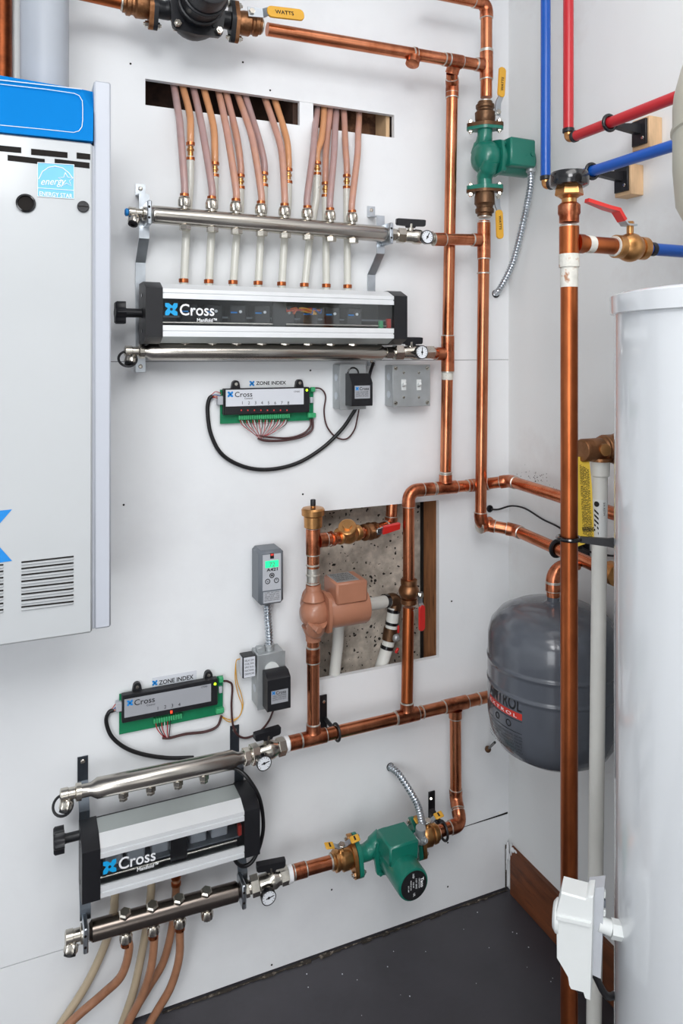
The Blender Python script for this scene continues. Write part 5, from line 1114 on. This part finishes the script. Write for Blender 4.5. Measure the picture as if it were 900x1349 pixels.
mk('valve_body', MB().lathe(rc-ex*.045, ex, [(.0, 0), (.019, .001), (.021, .004), (.021, .045), (.024, .048), (.024, .052), (.026, .054), (.026, .09)], 24).lathe(top+ez*.006, ez, [(.019, 0), (.0235, .001), (.0235, .007), (.017, .010), (.017, .020)], 24), 'bronze', t)
mk('valve_dome', MB().sphere(rc+ex*.034-ey*.012, .030, 20), 'bronze', t); mk('stem_boss', MB().lathe(rc-ex*.006, (-.2, -1, .1), [(.011, .010), (.011, .026), (.006, .028)], 14), 'brass', t)
tp = [(757, 603), (776, 600), (780, 640), (783, 712), (756, 722)]; A_ = [ct(px, py, 1.325) for px, py in tp]; n_ = FWD*.0008
tg = MB(); tg.add(A_+[p+n_ for p in A_], [(4, 3, 2, 1, 0), (5, 6, 7, 8, 9)]+[(i, (i+1) % 5, (i+1) % 5+5, i+5) for i in range(5)])
tag_ = solo('warning_tag', tg, 'tag', 'yellow printed warning tag hanging between copper riser and white pipe', 'tag'); ORG[tag_.name] = tag_.location.copy()
for k in range(5): text(("WARNING RELIEF VALVE INSPECTION", 'TEMPERATURE AND PRESSURE VALVE', 'MUST BE OPERATED ANNUALLY', 'CAUTION HOT WATER DISCHARGE')[k % 4], .0052, ct(763.5+k*2.5, 612+k*1.5, 1.322), 'ink', tag_, U=-ez*1.0+RGT*.05, W=RGT, width=.125)
text('WARNING', .011, ct(767, 700, 1.323), 'ink', tag_, U=RGT, W=ez, width=.022, bold=.0003)
# ---- hanger arm from riser to the big tank
HC = V((.951, -.953, 0)); HR = .209
t = thing('pipe_clamp', 'black ring clamp and arm holding the tall copper riser to the white tank', 'clamp', Gz(714)); c = Gz(709)
mk('clamp_ring', MB().torus(c, ez, .0185, .0036, 28, 8), 'blackgloss', t)
dirh = ct(836, 464, 1.195)-ct(750, 464, 1.24); dirh.z = 0; e = c+dirh+ez*.002
mk('arm', MB().ribbon([c+dirh.normalized()*.018, c+dirh*.6, e], ez, [.010, .013, .026], .007), 'black', t)
# ---- big white tank
zr = 1.45+(464-390)/966*1.08
t = thing('storage_tank', 'large glossy white cylindrical water tank at the right frame edge', 'tank', (HC.x, HC.y, 0))
mk('jacket', MB().lathe((HC.x, HC.y, .02), ez, [(HR-.004, 0), (HR, .004), (HR, zr-.045), (HR-.003, zr-.042)], 96), 'whitetank', t)
mk('base_ring', MB().lathe((HC.x, HC.y, 0), ez, [(HR-.01, 0), (HR-.01, .024)], 64), 'black', t)
mk('top_rim', MB().lathe((HC.x, HC.y, zr-.029), ez, [(HR+.001, 0), (HR+.0055, .0015), (HR+.006, .026), (HR+.002, .029), (HR-.03, .034), (0, .045)], 96), 'whitetank', t)
# ---- beige pressure vessel
bc = V((.914, -.998, 0)); bt_ = 1.45+(464-60)/966*.95
t = thing('pressure_vessel', 'beige domed pressure vessel cut by upper right frame edge', 'tank', (bc.x, bc.y, 1.56))
mk('vessel_body', MB().lathe((bc.x, bc.y, 1.60), ez, [(.02, 0), (.085, .004), (.122, .022), (.135, .050), (.139, .10), (.139, .18), (.137, .20), (.128, .235), (.10, .262), (.05, .275), (0, .278)], 56), 'beige', t)
mk('weld_seam', MB().lathe((bc.x, bc.y, 1.745), ez, [(.139, 0), (.1415, .002), (.1415, .006), (.139, .008)], 56), 'beige', t)
mk('nipple', MB().cyl((bc.x, bc.y, zr+.008), (bc.x, bc.y, 1.605), .014, n=20), 'brass', t)
# ---- grey expansion tank
TC = V((1.064, -.357, 0)); TR = .1405
t = thing('expansion_tank', 'dark grey expansion tank hung in the corner with AMTROL lettering', 'tank', (TC.x, TC.y, .57))
pr = [(0, .573), (.05, .575), (.09, .585), (.118, .603), (.134, .63), (TR, .665), (TR, .729), (TR, .7345), (TR+.0016, .736), (TR+.0016, .740), (TR, .7415), (TR, .747), (TR, .777), (TR, .7825), (TR+.0016, .784), (TR+.0016, .788), (TR, .7895), (TR, .795), (TR-.001, .835), (.133, .858), (.115, .880), (.085, .895), (.045, .903), (.0, .905)]
body = mk('tank_body', MB().lathe((TC.x, TC.y, 0), ez, pr, 72), 'tank', t, ang=50)
mk('neck', MB().lathe((TC.x, TC.y, .900), ez, [(.020, 0), (.019, .005), (.013, .008), (.013, .024)], 20), 'tank', t)
def az(px): # azimuth where the camera ray of this column meets the tank wall
    r = ray(px, 464); r.z = 0; o = CAM-TC; o.z = 0; a_ = r.dot(r); b_ = 2*o.dot(r); c_ = o.dot(o)-TR*TR; dsc = max(0, b_*b_-4*a_*c_); h = o+r*((-b_-math.sqrt(dsc))/(2*a_)); return math.atan2(h.y, h.x), math.hypot((h+TC-CAM).x*FWD.x+(h+TC-CAM).y*FWD.y, 0)
aR, tR_ = az(688); zc_ = 1.45+(464-938)/966*tR_
def wrapT(a1, L, zb_, R=TR+.0006): return lambda x, y: V((TC.x+R*math.cos(a1+(x-L)/R), TC.y+R*math.sin(a1+(x-L)/R), zb_+y))
Lw = .105
text('AMTROL', .036, TC, 'ink', body, wrap=wrapT(aR, Lw, zc_-.002), width=Lw, bold=.0004)
bd = MB(); n = 16
for i in range(n+1):
    a = aR+(i/n-1)*Lw*1.02/TR
    for z in (zc_-.018, zc_-.005): bd.v.append(V((TC.x+(TR+.0005)*math.cos(a), TC.y+(TR+.0005)*math.sin(a), z)))
bd.f = [(2*i, 2*i+2, 2*i+3, 2*i+1) for i in range(n)]; mk('red_band', bd, 'redink', body)
text('EXTROL', .0095, TC, 'white', body, wrap=wrapT(aR-.02, Lw*.95, zc_-.0155, TR+.0012), width=Lw*.85, space=1.4)
bl = MB()
for (z, x0_, x1_) in ((zc_-.022, 0, 1), (zc_-.047, 0, 1)):
    k = len(bl.v)
    for i in range(9):
        a = aR+((x0_+(x1_-x0_)*i/8)-1)*Lw/TR
        for dz_ in (0, .0012): bl.v.append(V((TC.x+(TR+.0006)*math.cos(a), TC.y+(TR+.0006)*math.sin(a), z+dz_)))
    bl.f += [(k+2*i, k+2*i+2, k+2*i+3, k+2*i+1) for i in range(8)]
for f_ in (.35, .68): 
    a = aR+(f_-1)*Lw/TR; c = V((TC.x+TR*math.cos(a), TC.y+TR*math.sin(a), zc_-.034)); bl.torus(c, (math.cos(a), math.sin(a), 0), .006, .0012, 16, 6)
mk('label_lines', bl, 'ink', body)
for k in range(6): text(('MAX WORKING PRESSURE 100 PSI', 'CLOSED HYDRONIC HEATING SYSTEM', 'DIAPHRAGM EXPANSION TANK', 'MAXIMUM TEMPERATURE 240 F', 'SEE INSTALLATION MANUAL', 'PRECHARGE 12 PSI')[k], .0052, TC, 'ink', body, wrap=wrapT(aR, Lw, zc_-.056-k*.0062), width=Lw)
t = thing('copper_pipe', 'short copper pipe curving from grey tank up to side wall run', 'pipe', (TC.x, TC.y, .92))
sy = sd(743, 726, .08); run(t, [V((TC.x, TC.y, .918)), V((TC.x, TC.y, .975)), V((XW-.085, TC.y-.005, s0.z*0+at(0,0).z*0+sd(752, 731, .08).z-.012))], er=.03, sock=.018)
mk('solder_joint', MB().lathe((TC.x, TC.y, .945), ez, [(RP*1.02, 0), (RP*1.16, .001), (RP*1.16, .006), (RP*1.02, .007)], 20), 'solder', t)
t = thing('pipe_hanger', 'black split ring hanger around the lower side wall copper pipe', 'hanger', sd(733, 722, .08)); hp = sd(734, 722.5, .08)
mk('split_ring', MB().torus(hp, (s2-V((xs, -.135, sd(680, 699, .08).z))), .0180, .0045, 24, 8), 'black', t); mk('arm', MB().box(hp+V((.042, 0, 0)), (.052, .016, .014), .001), 'black', t); mk('base_plate', MB().box((XW-.004, hp.y, hp.z), (.006, .04, .045), .001), 'black', t)
solo('thin_cable', MB().tube(spline([at(647, 671, .004), at(657, 671, .012), sd(674, 666.5, .02), sd(692, 670, .010), sd(715, 684, .008), sd(740, 697, .008), sd(775, 726, .010), sd(835, 735, .010)], 8), .0024, 8), 'cable', 'thin black cable crossing from cable hole along side wall', 'cable')
t = thing('cable_stub', 'small brown capped stub under left side of grey tank', 'fitting', at(643, 986, .01)); mk('stub', MB().cyl(at(644, 986, .006), sd(652, 978, .22), .003, n=10), 'cable', t); mk('cap', MB().sphere(at(643, 987, .012), .0085, 14), 'bronze_dark', t)
# ---- white control box on the tank
U_ = RGT*.919-FWD*.394; N_ = U_.cross(ez).normalized(); TB = 1.0; pb = ct(762, 1245, TB)
def fb(px, py, off=0): return onplane(px, py, pb+N_*off, N_)
t = thing('thermostat_box', 'white plastic control box mounted low beside the white tank', 'control box', pb-ez*.07)
out = [(739.3, 1175.5), (772, 1184.5), (775.5, 1181), (782, 1181), (778, 1319), (771.5, 1316.5), (769, 1308.5), (752.5, 1304), (750, 1299), (748.5, 1288), (741, 1275), (733.5, 1262.5), (733, 1200)]
o_ = fb(733, 1262); q = [((fb(*p)-o_).dot(U_), (fb(*p)-o_).z) for p in out]; q = q[::-1]
bx_ = mk('box_body', MB().prism(q, o_-N_*.034, U_, ez, .034, .002), 'plastic', t)
q2_ = [(fb(px, py)-o_) for px, py in ((733.5, 1205), (779, 1215), (779, 1220), (733.5, 1210))]; mk('ridge', MB().prism([(p.dot(U_), p.z) for p in q2_][::-1], o_-N_*.002, U_, ez, .005, .001), 'plastic', bx_)
q3 = [(fb(px, py)-o_) for px, py in ((764, 1190), (786, 1188), (781, 1312), (756, 1300), (741, 1262))]; mk('box_back', MB().prism([(p.dot(U_)+.008, p.z) for p in q3][::-1], o_-N_*.058, U_, ez, .025), 'lgrey', t)
e_ = fb(781, 1240)-N_*.045
for k, py in enumerate((1205, 1218, 1230, 1256)): mk('clip', MB().box(fb(784, py)+U_*.009-N_*.046, (.004, .008, .009), .001, U=U_), 'ctrl' if k % 2 else 'plastic', t)
cb = fb(786, 1244)-N_*.04; mk('conduit_plug', MB().cyl(cb, cb+RGT*.016-FWD*.004-ez*.004, .010, n=16).cyl(cb+RGT*.016-FWD*.004-ez*.004, cb+RGT*.030-FWD*.006-ez*.006, .0125, n=6), 'plastic', t)
kc = fb(733, 1218)-N_*.018; mk('side_knob', MB().lathe(kc+U_*.003, -U_, [(.022, 0), (.021, .005), (.016, .009), (0, .010)], 24), 'plastic', t)
mk('cable', MB().tube(spline([fb(757, 1308)-N_*.02, fb(763, 1318)-N_*.02, fb(775, 1316)-N_*.05, ct(800, 1312, 1.06), ct(822, 1304, 1.1)], 6), .005, 10), 'cable', t)
